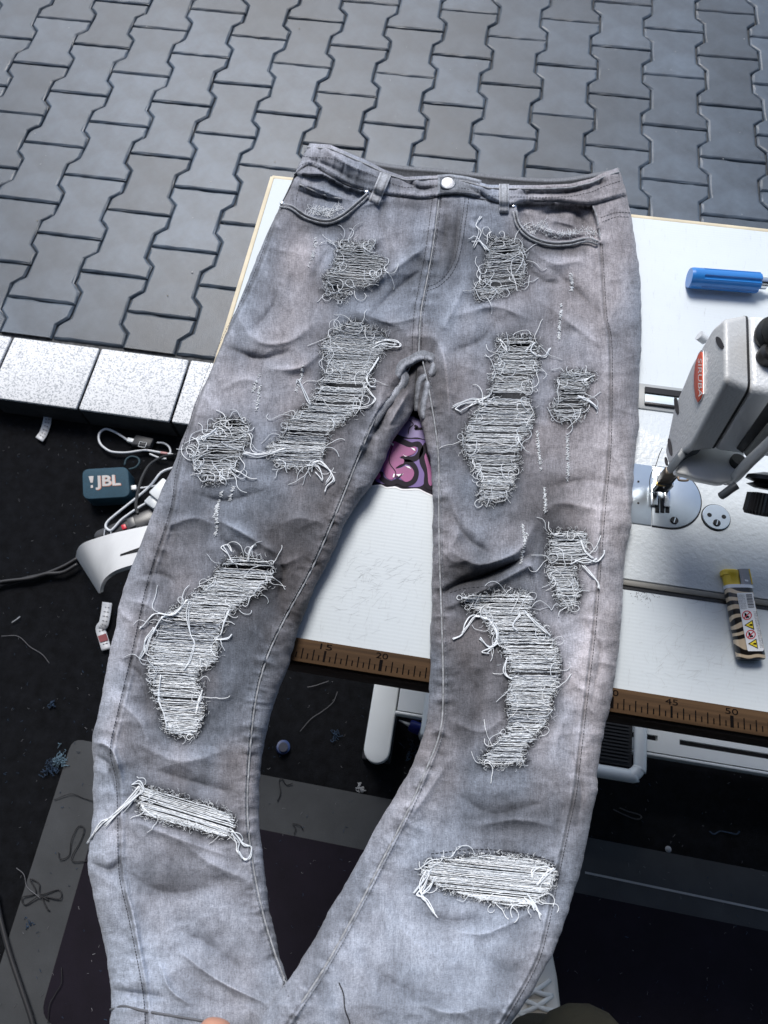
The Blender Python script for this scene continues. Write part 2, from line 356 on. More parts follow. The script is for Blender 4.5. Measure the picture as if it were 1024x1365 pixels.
# fine knife and needle scratches worn into the laminate
def scratches(n, x0, x1, y0, y1, nm):
    V = []; F = []
    for _ in range(n):
        px = rng.normal((x0 + x1) / 2, (x1 - x0) / 4); py = rng.normal((y0 + y1) / 2, (y1 - y0) / 4); p = at(px, py, ZT + .00012)
        if p[1] < .024 or p[1] > .108: continue
        a = rng.normal(1.0, .5); l = rng.uniform(.003, .013); w = rng.uniform(.00006, .00013); pts = [p]
        for _ in range(4): a += rng.normal(0, .25); pts.append(pts[-1] + l / 4 * np.array([math.cos(a), math.sin(a), 0]))
        pts = [q for q in pts if .022 < q[1] < .11]
        for q0, q1 in zip(pts[:-1], pts[1:]):
            d = (q1 - q0) / np.linalg.norm(q1 - q0); nn = np.array([-d[1], d[0], 0]) * w; k = len(V); V += [q0 - nn, q1 - nn, q1 + nn, q0 + nn]; F.append([k, k + 1, k + 2, k + 3])
    return stuff(mk(nm, V, F, mat('scratch_grey', (.46, .49, .51), .7), tb))
scratches(200, 430, 580, 660, 870, 'scratch_marks'); scratches(130, 840, 1010, 810, 930, 'scratch_marks')
V = []; F = []
for _ in range(90):
    px, py = rng.normal(858, 8), rng.normal(794, 5); p = at(px, py, ZT + .00014); a = rng.random() * 6.28; r_ = rng.uniform(.0002, .0006); k = len(V)
    V += [p + r_ * np.array([math.cos(a + t), math.sin(a + t), 0]) for t in (0, 1.6, 3.2, 4.7)]; F.append([k, k + 1, k + 2, k + 3])
stuff(mk('ink_smudge', V, F, mat('smudge_grey', (.22, .23, .24), .7), tb))
# purple graffiti sticker on the tabletop, seen between the legs
stk = thing('graffiti_sticker', 'purple graffiti lettering sticker on the white tabletop between the jeans legs', 'sticker', at(545, 610, ZT))
def cr(pts, z): return [at(480 + x / 7.314, 530 + y / 7.314, z) for x, y in pts]
def smooth_poly(p, k=4):
    p = list(p); return [q[:2] for q in spline(np.array(p + [p[0]], float), k)[:-1]]
M_pk = mat('sticker_pink', (.25, .022, .165), .5, var=.15, vscale=60); M_vi = mat('sticker_violet', (.10, .038, .25), .5, var=.12, vscale=60); M_lv = mat('sticker_lavender', (.18, .13, .33), .5, var=.12, vscale=60)
M_bk = mat('sticker_black', (.010, .006, .014), .6, spec=.15); M_wt = mat('sticker_white', (.8, .8, .84), .4)
def srib(pts, w, z, m, nm):
    P = spline(np.array(pts, float), 6); T = np.gradient(P, axis=0); T /= np.linalg.norm(T, axis=1)[:, None]; Nn = np.stack([-T[:, 1], T[:, 0]], 1)
    k = len(P); wv = w * np.ones(k); wv[0] *= .5; wv[-1] *= .5
    V = cr(P + Nn * wv[:, None], z) + cr(P - Nn * wv[:, None], z); mk(nm, V, [[i, i + 1, k + i + 1, k + i] for i in range(k - 1)], m, stk)
z0 = ZT + .0003
flat('sticker_border', cr(smooth_poly([(20, 850), (110, 868), (200, 862), (260, 886), (340, 880), (420, 905), (560, 900), (640, 935), (760, 985), (900, 980), (900, 80), (300, 80)]), z0), M_wt, stk)
flat('sticker_outline', cr(smooth_poly([(30, 835), (110, 855), (200, 845), (260, 870), (340, 862), (420, 888), (560, 884), (640, 918), (760, 965), (880, 960), (880, 90), (320, 90)]), z0 + .0003), M_bk, stk)
flat('sticker_ground', cr(smooth_poly([(390, 400), (640, 415), (660, 480), (590, 560), (600, 640), (640, 740), (610, 855), (480, 872), (350, 832), (330, 822), (250, 842), (190, 830), (150, 790), (215, 640), (290, 470)]), z0 + .0006), M_vi, stk)
flat('sticker_bubble', cr(smooth_poly([(330, 340), (385, 262), (440, 200), (500, 182), (560, 205), (620, 240), (680, 330), (660, 408), (560, 388), (480, 392), (400, 372)]), z0 + .0006), M_lv, stk)
srib([(480, 220), (520, 260), (480, 300), (470, 360)], 4, z0 + .0009, M_bk, 'sticker_stroke')
srib([(530, 270), (560, 290), (540, 305), (620, 300)], 12, z0 + .0009, M_bk, 'sticker_stroke')
srib([(310, 385), (420, 430), (500, 462), (570, 455), (592, 520), (540, 590), (450, 600), (400, 580)], 27, z0 + .0009, M_bk, 'sticker_stroke')
srib([(335, 672), (400, 650), (440, 625), (505, 645), (548, 720), (525, 810), (440, 846), (365, 815), (300, 835), (215, 790), (200, 720)], 25, z0 + .0009, M_bk, 'sticker_stroke')
srib([(660, 440), (612, 540), (612, 630), (655, 730), (655, 850), (720, 880)], 30, z0 + .0009, M_bk, 'sticker_stroke')
flat('sticker_letter', cr(smooth_poly([(305, 440), (340, 425), (400, 455), (480, 485), (540, 478), (552, 510), (520, 550), (450, 573), (410, 570), (385, 590), (425, 600), (425, 640), (390, 655), (345, 690), (400, 685), (450, 665), (505, 685), (528, 740), (500, 800), (450, 822), (410, 800), (380, 770), (345, 770), (310, 800), (265, 785), (235, 730), (230, 660), (265, 590), (290, 520)], 3), z0 + .0012), M_pk, stk)
flat('sticker_letter', cr(smooth_poly([(640, 540), (662, 600), (700, 720), (700, 850), (668, 835), (655, 700), (628, 590)]), z0 + .0012), M_pk, stk)
flat('sticker_letter', cr(smooth_poly([(150, 790), (185, 730), (200, 770), (170, 800)]), z0 + .0012), M_pk, stk)
for p in ([(305, 440), (330, 450), (325, 472), (310, 462)], [(495, 488), (530, 495), (540, 520), (520, 510)], [(415, 550), (440, 568), (465, 570), (440, 575)], [(440, 665), (480, 672), (500, 695), (470, 685)], [(318, 775), (328, 740), (340, 745), (332, 778)], [(352, 748), (425, 742), (400, 765), (380, 772)]):
    flat('sticker_highlight', cr(p, z0 + .0015), M_wt, stk)
srib([(318, 470), (290, 560), (290, 640), (345, 720), (345, 770)], 4, z0 + .0015, M_bk, 'sticker_stroke')
srib([(345, 775), (380, 772), (415, 740)], 5, z0 + .0017, M_bk, 'sticker_stroke')

# under-table steel: foot beams, stretcher plate, column
fb = .075
a0, a1 = at(498.5, 897.6, fb), at(484, 1004, fb); b0, b1 = at(536, 904, fb), at(519.5, 1004, fb)
cxl = (a1[0] + b1[0]) / 2; wl = (b1[0] - a1[0]); yf = at(502, 1018, fb)[1]
def capsule(x, w, y0, y1, z): # rounded front end
    pts = [(x + w / 2, y1, z), (x - w / 2, y1, z)] + [(x - w / 2 * math.cos(t), y0 + w / 2 - w / 2 * math.sin(t), z) for t in np.linspace(0, math.pi, 12)]
    return pts
for xx in (cxl, cxl + .78):
    prism('table_foot', capsule(xx, wl, yf, .62, .028), (0, 0, fb - .028), M_steel_w, tb, .007, 3)
    box('foot_pad', (xx, yf + .05, .015), (wl * 1.15, .09, .028), M_rubber, tb, .004)
    box('table_column', (xx, .30, .39), (.05, .07, .63), M_steel_w, tb, .006)
sz = .10
c0, c1 = at(537, 904, sz), at(530, 943, sz)
SY0 = at(863, 1001, sz)[1]; SY1 = SY0 + .075
SY0l = c1[1]
def holed_plate(name, x0, x1, y0, y1, z, th, slots, m, parent):
    # plate built in strips around its slots
    ys = sorted({y0, y1} | {s[2] for s in slots} | {s[3] for s in slots}); bm = bmesh.new()
    for ya, yb in zip(ys[:-1], ys[1:]):
        xs = [x0]
        for s in sorted(slots):
            if s[2] <= ya + 1e-6 and s[3] >= yb - 1e-6: xs += [s[0], s[1]]
        xs.append(x1)
        for q in range(0, len(xs), 2):
            r = bmesh.ops.create_cube(bm, size=1); bmesh.ops.scale(bm, vec=(xs[q + 1] - xs[q], yb - ya, th), verts=r['verts']); bmesh.ops.translate(bm, vec=((xs[q] + xs[q + 1]) / 2, (ya + yb) / 2, z - th / 2), verts=r['verts'])
    bmesh.ops.remove_doubles(bm, verts=bm.verts, dist=1e-5)
    return bmobj(name, bm, m, parent)
s1 = at(863, 975, sz); s1b = at(877, 984, sz); s2 = at(906, 985, sz); s2b = at(906, 993, sz)
ymid = (s2[1] + s2b[1]) / 2; hw = .0045
holed_plate('stretcher_plate', c1[0], cxl + .78 - wl / 2, min(SY0, SY0l), max(SY1, c0[1] + .01), sz, .012, [(s1b[0] - .05, s1b[0], ymid - hw, ymid + hw), (s2[0], s2[0] + .16, ymid - hw, ymid + hw)], M_steel_w, tb)
box('stretcher_lip', ((c1[0] + cxl + .78) / 2, min(SY0, SY0l) - .004, sz - .021), (.76, .005, .042), M_steel_w, tb, .002)
# treadle pedal
pd = thing('foot_pedal', 'white tube framed treadle pedal with a black ridged pad under the table', 'pedal', at(800, 1000, .10))
pz = .125
pe0 = at(852, 957, pz); pe1 = at(853, 1020, pz); pe2 = at(838, 1034, pz); pe3 = at(780, 1024, pz)
px0 = pe1[0] - .36
rr = .0098
rc2 = .022; xr_, xl_, yf_ = pe1[0], px0, pe2[1]
frame = [(xr_, pe0[1] + .16, pz), (xr_, pe0[1] + .05, pz)] + [(xr_ - rc2 + rc2 * math.cos(t), yf_ + rc2 - rc2 * math.sin(t), pz) for t in np.linspace(0, math.pi / 2, 6)] + [((xr_ + xl_) / 2, yf_, pz)] + [(xl_ + rc2 - rc2 * math.sin(t), yf_ + rc2 - rc2 * math.cos(t), pz) for t in np.linspace(0, math.pi / 2, 6)] + [(xl_, pe0[1] + .05, pz), (xl_, pe0[1] + .16, pz)]
tube('pedal_frame', frame, rr * 1.1, M_steel_w, pd, 12, 5)
padx1 = at(843, 990, pz)[0]; pad0 = pe2[1] + .014
box('pedal_pad', ((px0 + .016 + padx1) / 2, pad0 + .10, pz - .002), (padx1 - px0 - .016, .2, .006), M_rubber, pd, .002)
bm = bmesh.new()
for k in range(34):
    r = bmesh.ops.create_cube(bm, size=1); bmesh.ops.scale(bm, vec=(padx1 - px0 - .03, .0028, .004), verts=r['verts']); bmesh.ops.translate(bm, vec=((px0 + .016 + padx1) / 2, pad0 + .008 + k * .0057, pz + .0025), verts=r['verts'])
bmobj('pad_ribs', bm, M_rubber, pd)
# glue bottle behind the foot
M_blue = mat('blue_cap', (.018, .03, .25), .35); M_wp = mat('white_plastic', (.72, .75, .76), .35, var=.04)
gb = thing('glue_bottle', 'white squeeze bottle with a blue nozzle cap lying under the table', 'bottle', at(565, 985, .03))
n0, n1, n2, n3 = at(532, 960, .03), at(546, 966, .03), at(560, 972, .03), at(572, 978, .03); ax = (n3 - n1); ax /= np.linalg.norm(ax)
lathe('nozzle', n0, ax, [(.001, 0), (.003, .015), (.004, .022)], mat('clear_plastic', (.35, .38, .42), .3), gb, 16)
lathe('cap', n1, ax, [(.009, 0), (.0105, .003), (.0115, np.linalg.norm(n2 - n1))], M_blue, gb, 24)
lathe('body', n2, ax, [(.010, 0), (.014, .003), (.022, .012), (.023, .02), (.023, .11), (.02, .115)], M_wp, gb, 28)

# ================================================================== SEWING MACHINE
M_cast = mat('cast_paint', (.64, .685, .715), .33, var=.04, vscale=6, bump=.5, bscale=260, bdist=.0012)
M_cast2 = mat('cast_paint_arm', (.70, .73, .76), .26, var=.05, vscale=8, bump=.5, bscale=420, bdist=.0009)
M_grey = mat('grey_paint', (.58, .59, .595), .3, var=.05, vscale=8, bump=.45, bscale=420, bdist=.0009)
M_chr = mat('polished_steel', (.66, .68, .70), .22, 1, var=.08, vscale=60)
M_plate = mat('brushed_steel', (.60, .66, .71), .33, .85, var=.06, vscale=30)
M_dk = mat('dark_steel', (.03, .03, .032), .35, .6)
smc = thing('sewing_machine', 'grey and white industrial sewing machine set into the right of the white table', 'sewing machine', (.48, .22, ZT))
gy = at(840, 779, ZT)[1]
BX0, BX1, BY0, BY1 = .33, .83, gy + .004, at(860, 534, ZT)[1] + .003
bz = ZT + .0022
bedp = rounded([(BX0, BY0), (BX1, BY0), (BX1, BY1), (BX0, BY1)], .008)
prism('machine_bed', [(x, y, ZT - .05) for x, y in bedp], (0, 0, bz - ZT + .05), M_cast, smc, .0012)
box('bed_rail', ((BX0 + BX1) / 2, BY0 - .0035, ZT + .0012), (BX1 - BX0, .0055, .0030), mat('rail_grey', (.16, .155, .14), .5), smc, .0012)
box('bed_gap', ((BX0 + BX1) / 2, BY0 - .0078, ZT + .0003), (BX1 - BX0, .0026, .0010), M_black, smc)
# hinge pocket at the back edge of the bed
h0, h1, h2, h3 = at(848, 514, bz), at(925, 528, bz), at(925, 552, bz), at(846, 541, bz)
box('hinge_frame', ((h0[0] + h1[0]) / 2 + .01, (h0[1] + h3[1]) / 2, bz), (h1[0] - h0[0] + .02, .030, .003), mat('hinge_grey', (.33, .35, .36), .4), smc, .001)
box('hinge_shadow_gap', ((h0[0] + h1[0]) / 2 + .014, (h0[1] + h3[1]) / 2 + .0065, bz + .0022), (h1[0] - h0[0] + .012, .0065, .003), M_dk, smc)
box('hinge_plate', ((h0[0] + h1[0]) / 2 + .014, (h0[1] + h3[1]) / 2 - .0042, bz + .0022), (h1[0] - h0[0] + .012, .0115, .0025), mat('hinge_light', (.70, .80, .85), .2, 0), smc, .0006)
box('hinge_bar', ((h0[0] + h1[0]) / 2 + .014, h3[1] + .0028, bz + .0025), (h1[0] - h0[0] + .012, .003, .003), M_dk, smc, .0008)
# needle plate with a rounded right end, slide plate to its left
pzz = bz + .0012
def cp(x, y): return at(840 + x / 7.314, 580 + y / 7.314, pzz)
A = cp(222, 300); B = cp(215, 880); Cc = cp(690, 600)
yb, yt = B[1], A[1]; xl = (A[0] + B[0]) / 2; xr = Cc[0]; R_ = (yt - yb) / 2
pts = [(xl, yb), (xr - R_, yb)] + [(xr - R_ + R_ * math.sin(t), (yb + yt) / 2 - R_ * math.cos(t)) for t in np.linspace(0.08, math.pi - .08, 22)] + [(xr - R_, yt), (xl, yt)]
prism('plate_recess', [(x + (.0012 if x > xl else 0), (y - (yb + yt) / 2) * 1.035 + (yb + yt) / 2, bz - .001) for x, y in pts], (0, 0, .0014), M_dk, smc)
prism('needle_plate', [(x, y, bz - .001) for x, y in pts], (0, 0, .0026), M_plate, smc, .0005)
prism('slide_plate', [(xl - .16, yb, bz - .001), (xl - .0008, yb, bz - .001), (xl - .0008, yt, bz - .001), (xl - .16, yt, bz - .001)], (0, 0, .0025), M_plate, smc, .0005)
zt2 = bz + .0017
for x, y in ((80, 455), (78, 665)): lathe('plate_hole', cp(x, y) * (1, 1, 0) + (0, 0, zt2 - .0005), (0, 0, 1), [(.0011, 0), (.0011, .0006)], M_dk, smc, 12)
def s_inv(par): return Matrix()
def screw(c, r, par, up=(0, 0, 1)):
    c = np.array(c); u = np.array(up, float); s = lathe('screw', c, u, [(r, 0), (r, .0008), (r * .85, .0013)], M_dk, par, 20)
    t = np.array(Vector(u).orthogonal().normalized()); w = np.cross(u, t); t2 = (t + w * .6); t2 /= np.linalg.norm(t2); w2 = np.cross(u, t2)
    q = c + u * .00145; V = [q + t2 * r * .75 + w2 * r * .12, q - t2 * r * .75 + w2 * r * .12, q - t2 * r * .75 - w2 * r * .12, q + t2 * r * .75 - w2 * r * .12]
    me = bpy.data.meshes.new('slot'); me.from_pydata([list(map(float, v)) for v in V], [], [[0, 1, 2, 3]]); me.materials.append(M_plate)
    o = bpy.data.objects.new('slot', me); COL.objects.link(o); o.parent = s; o.matrix_parent_inverse = s_inv(par)
    return s
screw(cp(428, 835) * (1, 1, 0) + (0, 0, zt2), .0037, smc)
rc = cp(840, 800); lathe('bobbin_plate', rc * (1, 1, 0) + (0, 0, bz - .0005), (0, 0, 1), [(.0125, 0), (.0125, .0022), (.0120, .0026)], M_plate, smc, 40)
lathe('bobbin_plate_rim', rc * (1, 1, 0) + (0, 0, bz - .0006), (0, 0, 1), [(.0134, 0), (.0134, .0012)], M_dk, smc, 40)
screw(cp(840, 860) * (1, 1, 0) + (0, 0, bz + .002), .0034, smc)
for x, y in ((770, 782), (910, 800)): lathe('plate_hole', cp(x, y) * (1, 1, 0) + (0, 0, bz + .0016), (0, 0, 1), [(.0021, 0), (.0021, .0007)], M_dk, smc, 14)
# feed dogs
for x in (262, 312, 362):
    p0, p1 = cp(x, 695) , cp(x, 760); box('feed_dog', (p0[0], (p0[1] + p1[1]) / 2 + .004, zt2 + .0002), (.0036, abs(p0[1] - p1[1]) + .008, .0012), M_dk, smc, .0003)
# presser foot: shank, hinge clamp, two toes
fz = zt2 + .0015
f0 = at(840 + 290 / 7.314, 580 + 690 / 7.314, fz)
fx, fy = f0[0], f0[1]
for sx, w in ((-.0052, .0062), (.0062, .0062)):
    prism('foot_toe', [(fx + sx - w / 2, fy - .001, fz - .001), (fx + sx + w / 2, fy - .001, fz - .001), (fx + sx + w / 2, fy + .021, fz - .001), (fx + sx - w / 2, fy + .021, fz - .001)], (0, 0, .0030), M_chr, smc, .0012)
    box('toe_wall', (fx + sx, fy + .019, fz + .006), (w * .8, .006, .012), M_chr, smc, .001)
ft = at(840 + 330 / 7.314, 580 + 470 / 7.314, fz + .018)
box('foot_hinge', (ft[0], ft[1], ft[2] - .002), (.011, .009, .018), M_dk, smc, .0015)
fs = at(840 + 360 / 7.314, 580 + 400 / 7.314, fz + .032)
box('foot_shank', (fs[0], fs[1], fs[2]), (.0105, .008, .022), mat('bronze_steel', (.09, .075, .06), .4, .7), smc, .0012)
box('foot_clamp', (fs[0] - .0015, fs[1] - .003, fs[2] - .011), (.0085, .004, .0022), mat('brass', (.45, .30, .10), .3, .9), smc, .0005)
tube('presser_bar', [fs + (0, 0, .005), fs + (.006, .01, .05)], .0036, M_chr, smc, 12, 3)
tube('needle_bar', [at(840 + 318 / 7.314, 580 + 560 / 7.314, fz + .002), at(840 + 330 / 7.314, 580 + 500 / 7.314, fz + .02)], .0009, M_chr, smc, 8, 3)
# foot side block and finger guard loop
box('foot_block', at(840 + 275 / 7.314, 580 + 450 / 7.314, fz + .014), (.0065, .012, .016), M_chr, smc, .001)
g = [(375, 500), (410, 460), (440, 425), (470, 400)]
tube('guard_wire', [at(840 + x / 7.314, 580 + y / 7.314, fz + .012 + i * .006) for i, (x, y) in enumerate(g)], .0009, M_dk, smc, 8)
g = [(470, 405), (500, 400), (545, 402), (568, 415), (560, 440), (520, 444), (480, 438), (470, 420), (472, 404)]
tube('guard_loop', [at(840 + x / 7.314, 580 + y / 7.314, fz + .03) for x, y in g], .0011, mat('loop_steel', (.22, .17, .13), .4, .5), smc, 8)
# ---- head
XF, XS = .411, .430
face = [(966.5, 424), (968, 506), (921, 596), (890, 622), (885, 604), (897, 545), (922, 484), (950, 436)]
Pf = np.array([atx(x, y, XF) for x, y in face])
Pt, Pm, Pb = atx(994, 416.5, XS), atx(997, 518, XS), atx(946.6, 602, XS)
yF, yB, zTop, zBot = Pb[1], Pt[1], Pt[2], Pb[2]
def sect(x, ex=0):     # arm section in Y-Z at x: front bottom, front top, back top, back bottom
    return [(x, Pb[1] - ex, Pb[2]), (x, Pm[1] - ex, Pm[2] + ex), (x, Pt[1] + ex, Pt[2] + ex), (x, Pt[1] + ex + .004, Pb[2])]
# cover: the left face plate, lofted from its traced outline to the seam section
ring0 = Pf.copy()
sec = np.array([(XS, Pt[1], Pt[2]), (XS, Pm[1], Pm[2]), (XS, Pb[1], Pb[2]), (XS, Pb[1] + .014, Pb[2] - .003), (XS, Pf[4][1] + .006, Pf[4][2]), (XS, Pf[5][1] + .006, Pf[5][2]), (XS, Pf[6][1] + .006, Pf[6][2]), (XS, Pf[7][1] + .005, Pf[7][2])])
bm = bmesh.new(); r0 = [bm.verts.new([float(c) for c in p]) for p in ring0]; r1 = [bm.verts.new([float(c) for c in p]) for p in sec]
n = len(r0); bm.faces.new(r0[::-1])
for i in range(n): bm.faces.new((r0[i], r0[(i + 1) % n], r1[(i + 1) % n], r1[i]))
bm.faces.new(r1); bmesh.ops.recalc_face_normals(bm, faces=bm.faces)
ee = [e for e in bm.edges if len(e.link_faces) == 2 and e.calc_face_angle(0) > .3 and not (abs(e.verts[0].co.x - XS) < 1e-6 and abs(e.verts[1].co.x - XS) < 1e-6)]
bmesh.ops.bevel(bm, geom=ee, offset=.0045, segments=4, profile=.5, affect='EDGES', clamp_overlap=True)
bmobj('face_plate', bm, M_grey, smc, True)
# arm casting right of the seam
A0 = np.array(sect(XS + .0016)); A1 = A0 + (.30, 0, 0)
bm = bmesh.new(); a = [bm.verts.new([float(c) for c in p]) for p in A0]; b = [bm.verts.new([float(c) for c in p]) for p in A1]
bm.faces.new(a[::-1]); bm.faces.new(b)
for i in range(4): bm.faces.new((a[i], a[(i + 1) % 4], b[(i + 1) % 4], b[i]))
bmesh.ops.recalc_face_normals(bm, faces=bm.faces); bmesh.ops.bevel(bm, geom=list(bm.edges), offset=.005, segments=3, profile=.5, affect='EDGES')
bmobj('machine_arm', bm, M_cast2, smc, True)
prism('seam_gasket', [(XS, y_, z_) for y_, z_ in rounded([(p[1], p[2]) for p in A0], .0065, 4)], (.0018, 0, 0), M_black, smc)
# slots in the arm front: dark thread take-up slot and rail
def front(px, py, dy=.0): return aty(px, py, yF + .003 - dy)
prism('take_up_slot', [front(982, 598, .002), front(990, 604, .002), front(1060, 520, .002), front(1040, 515, .002)], (0, .001, 0), M_black, smc)
prism('lower_cover', [front(992, 606, .004), front(1002, 618, .004), front(1080, 540, .004), front(1062, 522, .004)], (0, .003, 0), mat('aged_paint', (.33, .33, .31), .5, var=.25, vscale=60), smc, .0008)
tube('thread_guard', [front(970, 640, .012), front(979, 637, .014), front(1000, 615, .016), front(1032, 585, .018), front(1060, 555, .018)], .0042, M_grey, smc, 12)
# head chin: plate turned up and paled for bed bounce, with a darker rim
chz = zBot - .016
chin = [(900, 631), (906, 606), (930, 594), (946, 592), (960, 590), (976, 590), (998, 588), (985, 636), (972, 643), (961, 646), (930, 640), (915, 634)]
prism('head_base', [at(x, y, chz + .004) for x, y in chin], (0.002, .004, -.012), mat('chin_bounce_paint', (.80, .81, .80), .35, var=.08), smc, .0025, 3)
rim = [(887, 625), (892, 617), (905, 606), (919, 601.5), (930, 601), (930, 606), (919, 610), (908, 617), (899, 628), (893, 634)]
prism('head_rim', [at(x, y, chz + .004) for x, y in rim], (.006, .010, .008), mat('rim_grey', (.12, .135, .15), .35), smc, .0012)
screw(at(933, 607, chz - .001) , .0034, smc, (-.1, -.6, .8)); screw(at(952, 609, chz - .002), .0022, smc, (-.1, -.6, .8))
def nearh(px, py, z=None): return at(px, py, z if z else chz - .004)
tube('thread_hook', [nearh(952, 611), nearh(953, 620), nearh(965, 621), nearh(969, 619)], .0009, M_dk, smc, 8)
lathe('thread_bush', nearh(975, 626), (.1, .3, 1), [(.006, -.012), (.006, .012)], M_black, smc, 20)
# recessed screw holes on the face plate
def facept(px, py, dx=0): return atx(px, py, XF - dx)
for px, py, rx, ry in ((959, 457, 4.2, 9), (901.5, 541, 2.6, 12), (893, 596, 2.4, 12), (887.6, 615, 1.6, 6)):
    ang = .35 if px > 950 else .15
    P = [facept(px + rx * math.cos(t) * math.cos(ang) - ry * math.sin(t) * -math.sin(ang), py + rx * math.cos(t) * math.sin(ang) * 0 + ry * math.sin(t) * math.cos(ang), .0004) for t in np.linspace(0, 2 * math.pi, 21)[:-1]]
    prism('screw_recess', P, (.0008, 0, 0), M_dk, smc)
# badge
bd = [(938.2, 466), (938.8, 475), (938.6, 525), (936, 533), (931.5, 538.5), (928.3, 531), (926.3, 515), (926.2, 500), (928, 484), (932.5, 470), (936, 465)]
prism('badge_rim', [facept(932.3 + (x - 932.5) * 1.06, 503 + (y - 502) * .98, .0003) for x, y in bd], (-.0008, 0, 0), mat('badge_silver', (.6, .6, .62), .3, .6), smc)
bo = prism('badge', [facept(932.3 + (x - 932.5) * .88, 503 + (y - 502) * .92, .0008) for x, y in bd], (-.0010, 0, 0), mat('badge_orange', (.62, .075, .025), .35, var=.08), smc, .0002)
o_ = facept(930.4, 478, .0021); e_ = facept(931.0, 529, .0021) - o_; k_ = facept(935.6, 478, .0021) - o_
text('badge_lettering', 'SIRUBA', o_, e_, k_, mat('badge_white', (.8, .8, .78), .4), smc)
# black bellows knob and cap on the arm top
kb = at(1026, 452, zTop + .012)
lathe('tension_knob', kb + (0.008, 0.012, -.012), (.12, -.25, 1), [(.013, 0), (.014, .004), (.012, .007), (.0135, .010), (.0115, .014), (.013, .017), (.011, .021), (.0085, .026), (.007, .034)], M_black, smc, 28)
lathe('oil_cap', at(1021, 472, zTop + .003) + (.003, 0, 0), (0, 0, 1), [(.008, -.004), (.008, .003), (.006, .005)], M_black, smc, 24)
lathe('back_screw', atx(936, 455, XF + .012) + (0, .004, 0), (-1, .3, .4), [(.004, -.004), (.004, .003)], M_cast2, smc, 16)
# tension disc and knurled thumb nut in front of the arm
td = at(1022, 643, .885)
lathe('tension_disc', td, (-.05, -.75, -.35), [(.004, -.007), (.0135, -.004), (.0145, -.001), (.008, .001), (.013, .003), (.008, .005)], M_dk, smc, 36)
kn = []; bm = bmesh.new(); axk = Vector((-.03, -.8, -.42)).normalized(); u_ = axk.orthogonal().normalized(); w_ = axk.cross(u_)
tc0 = Vector(td.tolist()) + axk * .008; rings = []
for rad, h in ((.005, 0), (.0108, .001), (.0112, .014), (.0098, .0165), (.004, .017)):
    rings.append([bm.verts.new(tc0 + axk * h + (u_ * math.cos(t) + w_ * math.sin(t)) * (rad * (1 + (.035 if k % 2 else -.035)))) for k, t in enumerate(np.linspace(0, 2 * math.pi, 61)[:-1])])
for q in range(4):
    for k in range(60): bm.faces.new((rings[q][k], rings[q][(k + 1) % 60], rings[q + 1][(k + 1) % 60], rings[q + 1][k]))
bm.faces.new(rings[4]); bmobj('thumb_nut', bm, M_black, smc)
tube('lift_lever', [at(982, 647, .87), at(974, 652, .868), at(966, 658, .865), at(961.5, 661, .862)], .0032, mat('lever_grey', (.10, .11, .12), .4), smc, 10)
M_thr = mat('black_thread', (.015, .015, .018), .8)
nthr = [(883, 597), (879, 606), (874, 621), (868, 632), (866, 645), (869, 656), (876, 658)]
tag(tube('needle_thread', [at(x, y, .80 - i * .006) for i, (x, y) in enumerate(nthr)], .00035, M_thr, None, 5), 'thin black thread hanging from the machine head beside the presser foot', 'thread')
for lp in ([(985, 610), (975, 622), (960, 606), (961, 598), (972, 593), (985, 594)], [(964, 622), (958, 628), (961, 636), (967, 641)]):
    tag(tube('loose_thread', [nearh(x, y, chz - .006) for x, y in lp], .0004, M_thr, None, 5), 'dark loose thread curling ' + ('over the front of the machine arm' if lp[0][0] > 970 else 'under the chin of the machine head'), 'thread')

# ================================================================== BLUE SCREWDRIVER
s0, s1 = at(917, 373, ZT + .008), at(1009, 380, ZT + .008)
sd_ = s1 - s0; Ls = np.linalg.norm(sd_); sd_ /= Ls
sdr = thing('screwdriver', 'blue fluted screwdriver handle lying on the white table behind the machine', 'screwdriver', s0 * (1, 1, 0) + (0, 0, ZT))
M_sb = mat('blue_handle', (.025, .20, .58), .3, var=.06, vscale=30, coat=.3)
rad = .0108; cz = ZT + rad + .0005; cc = s0 * (1, 1, 0) + (0, 0, cz); side = np.cross(sd_, (0, 0, 1)); upv = np.array([0, 0, 1.])
def hand_ring(h, r, flute, n=60):
    out = []
    for k in range(n):
        t = 2 * math.pi * k / n; q = (math.cos(t * 6) > .72); rr = r * (1 - (.13 if q and flute else 0)); out.append(cc + sd_ * h + (side * math.cos(t) + upv * math.sin(t)) * rr)
    return out
prof = [(.0001, .92, 0), (.0012, .97, 0), (.0032, 1, 0), (.0125, 1, 0), (.0130, 1, 1), (Ls - .001, 1, 1), (Ls, .93, 1)]
V = []; F = []
for h, r, fl in prof: V += hand_ring(h, rad * r, fl)
n = 60
for i in range(len(prof) - 1): F += [[i * n + k, i * n + (k + 1) % n, (i + 1) * n + (k + 1) % n, (i + 1) * n + k] for k in range(n)]
F += [list(range(n))[::-1], [(len(prof) - 1) * n + k for k in range(n)]]
mk('handle', V, F, M_sb, sdr)
lathe('ferrule', cc + sd_ * (Ls - .001), sd_, [(.0062, 0), (.0062, .009), (.0045, .010)], M_chr, sdr, 24)
lathe('blade', cc + sd_ * Ls, sd_, [(.0033, 0), (.0033, .09), (.002, .1)], M_chr, sdr, 16)

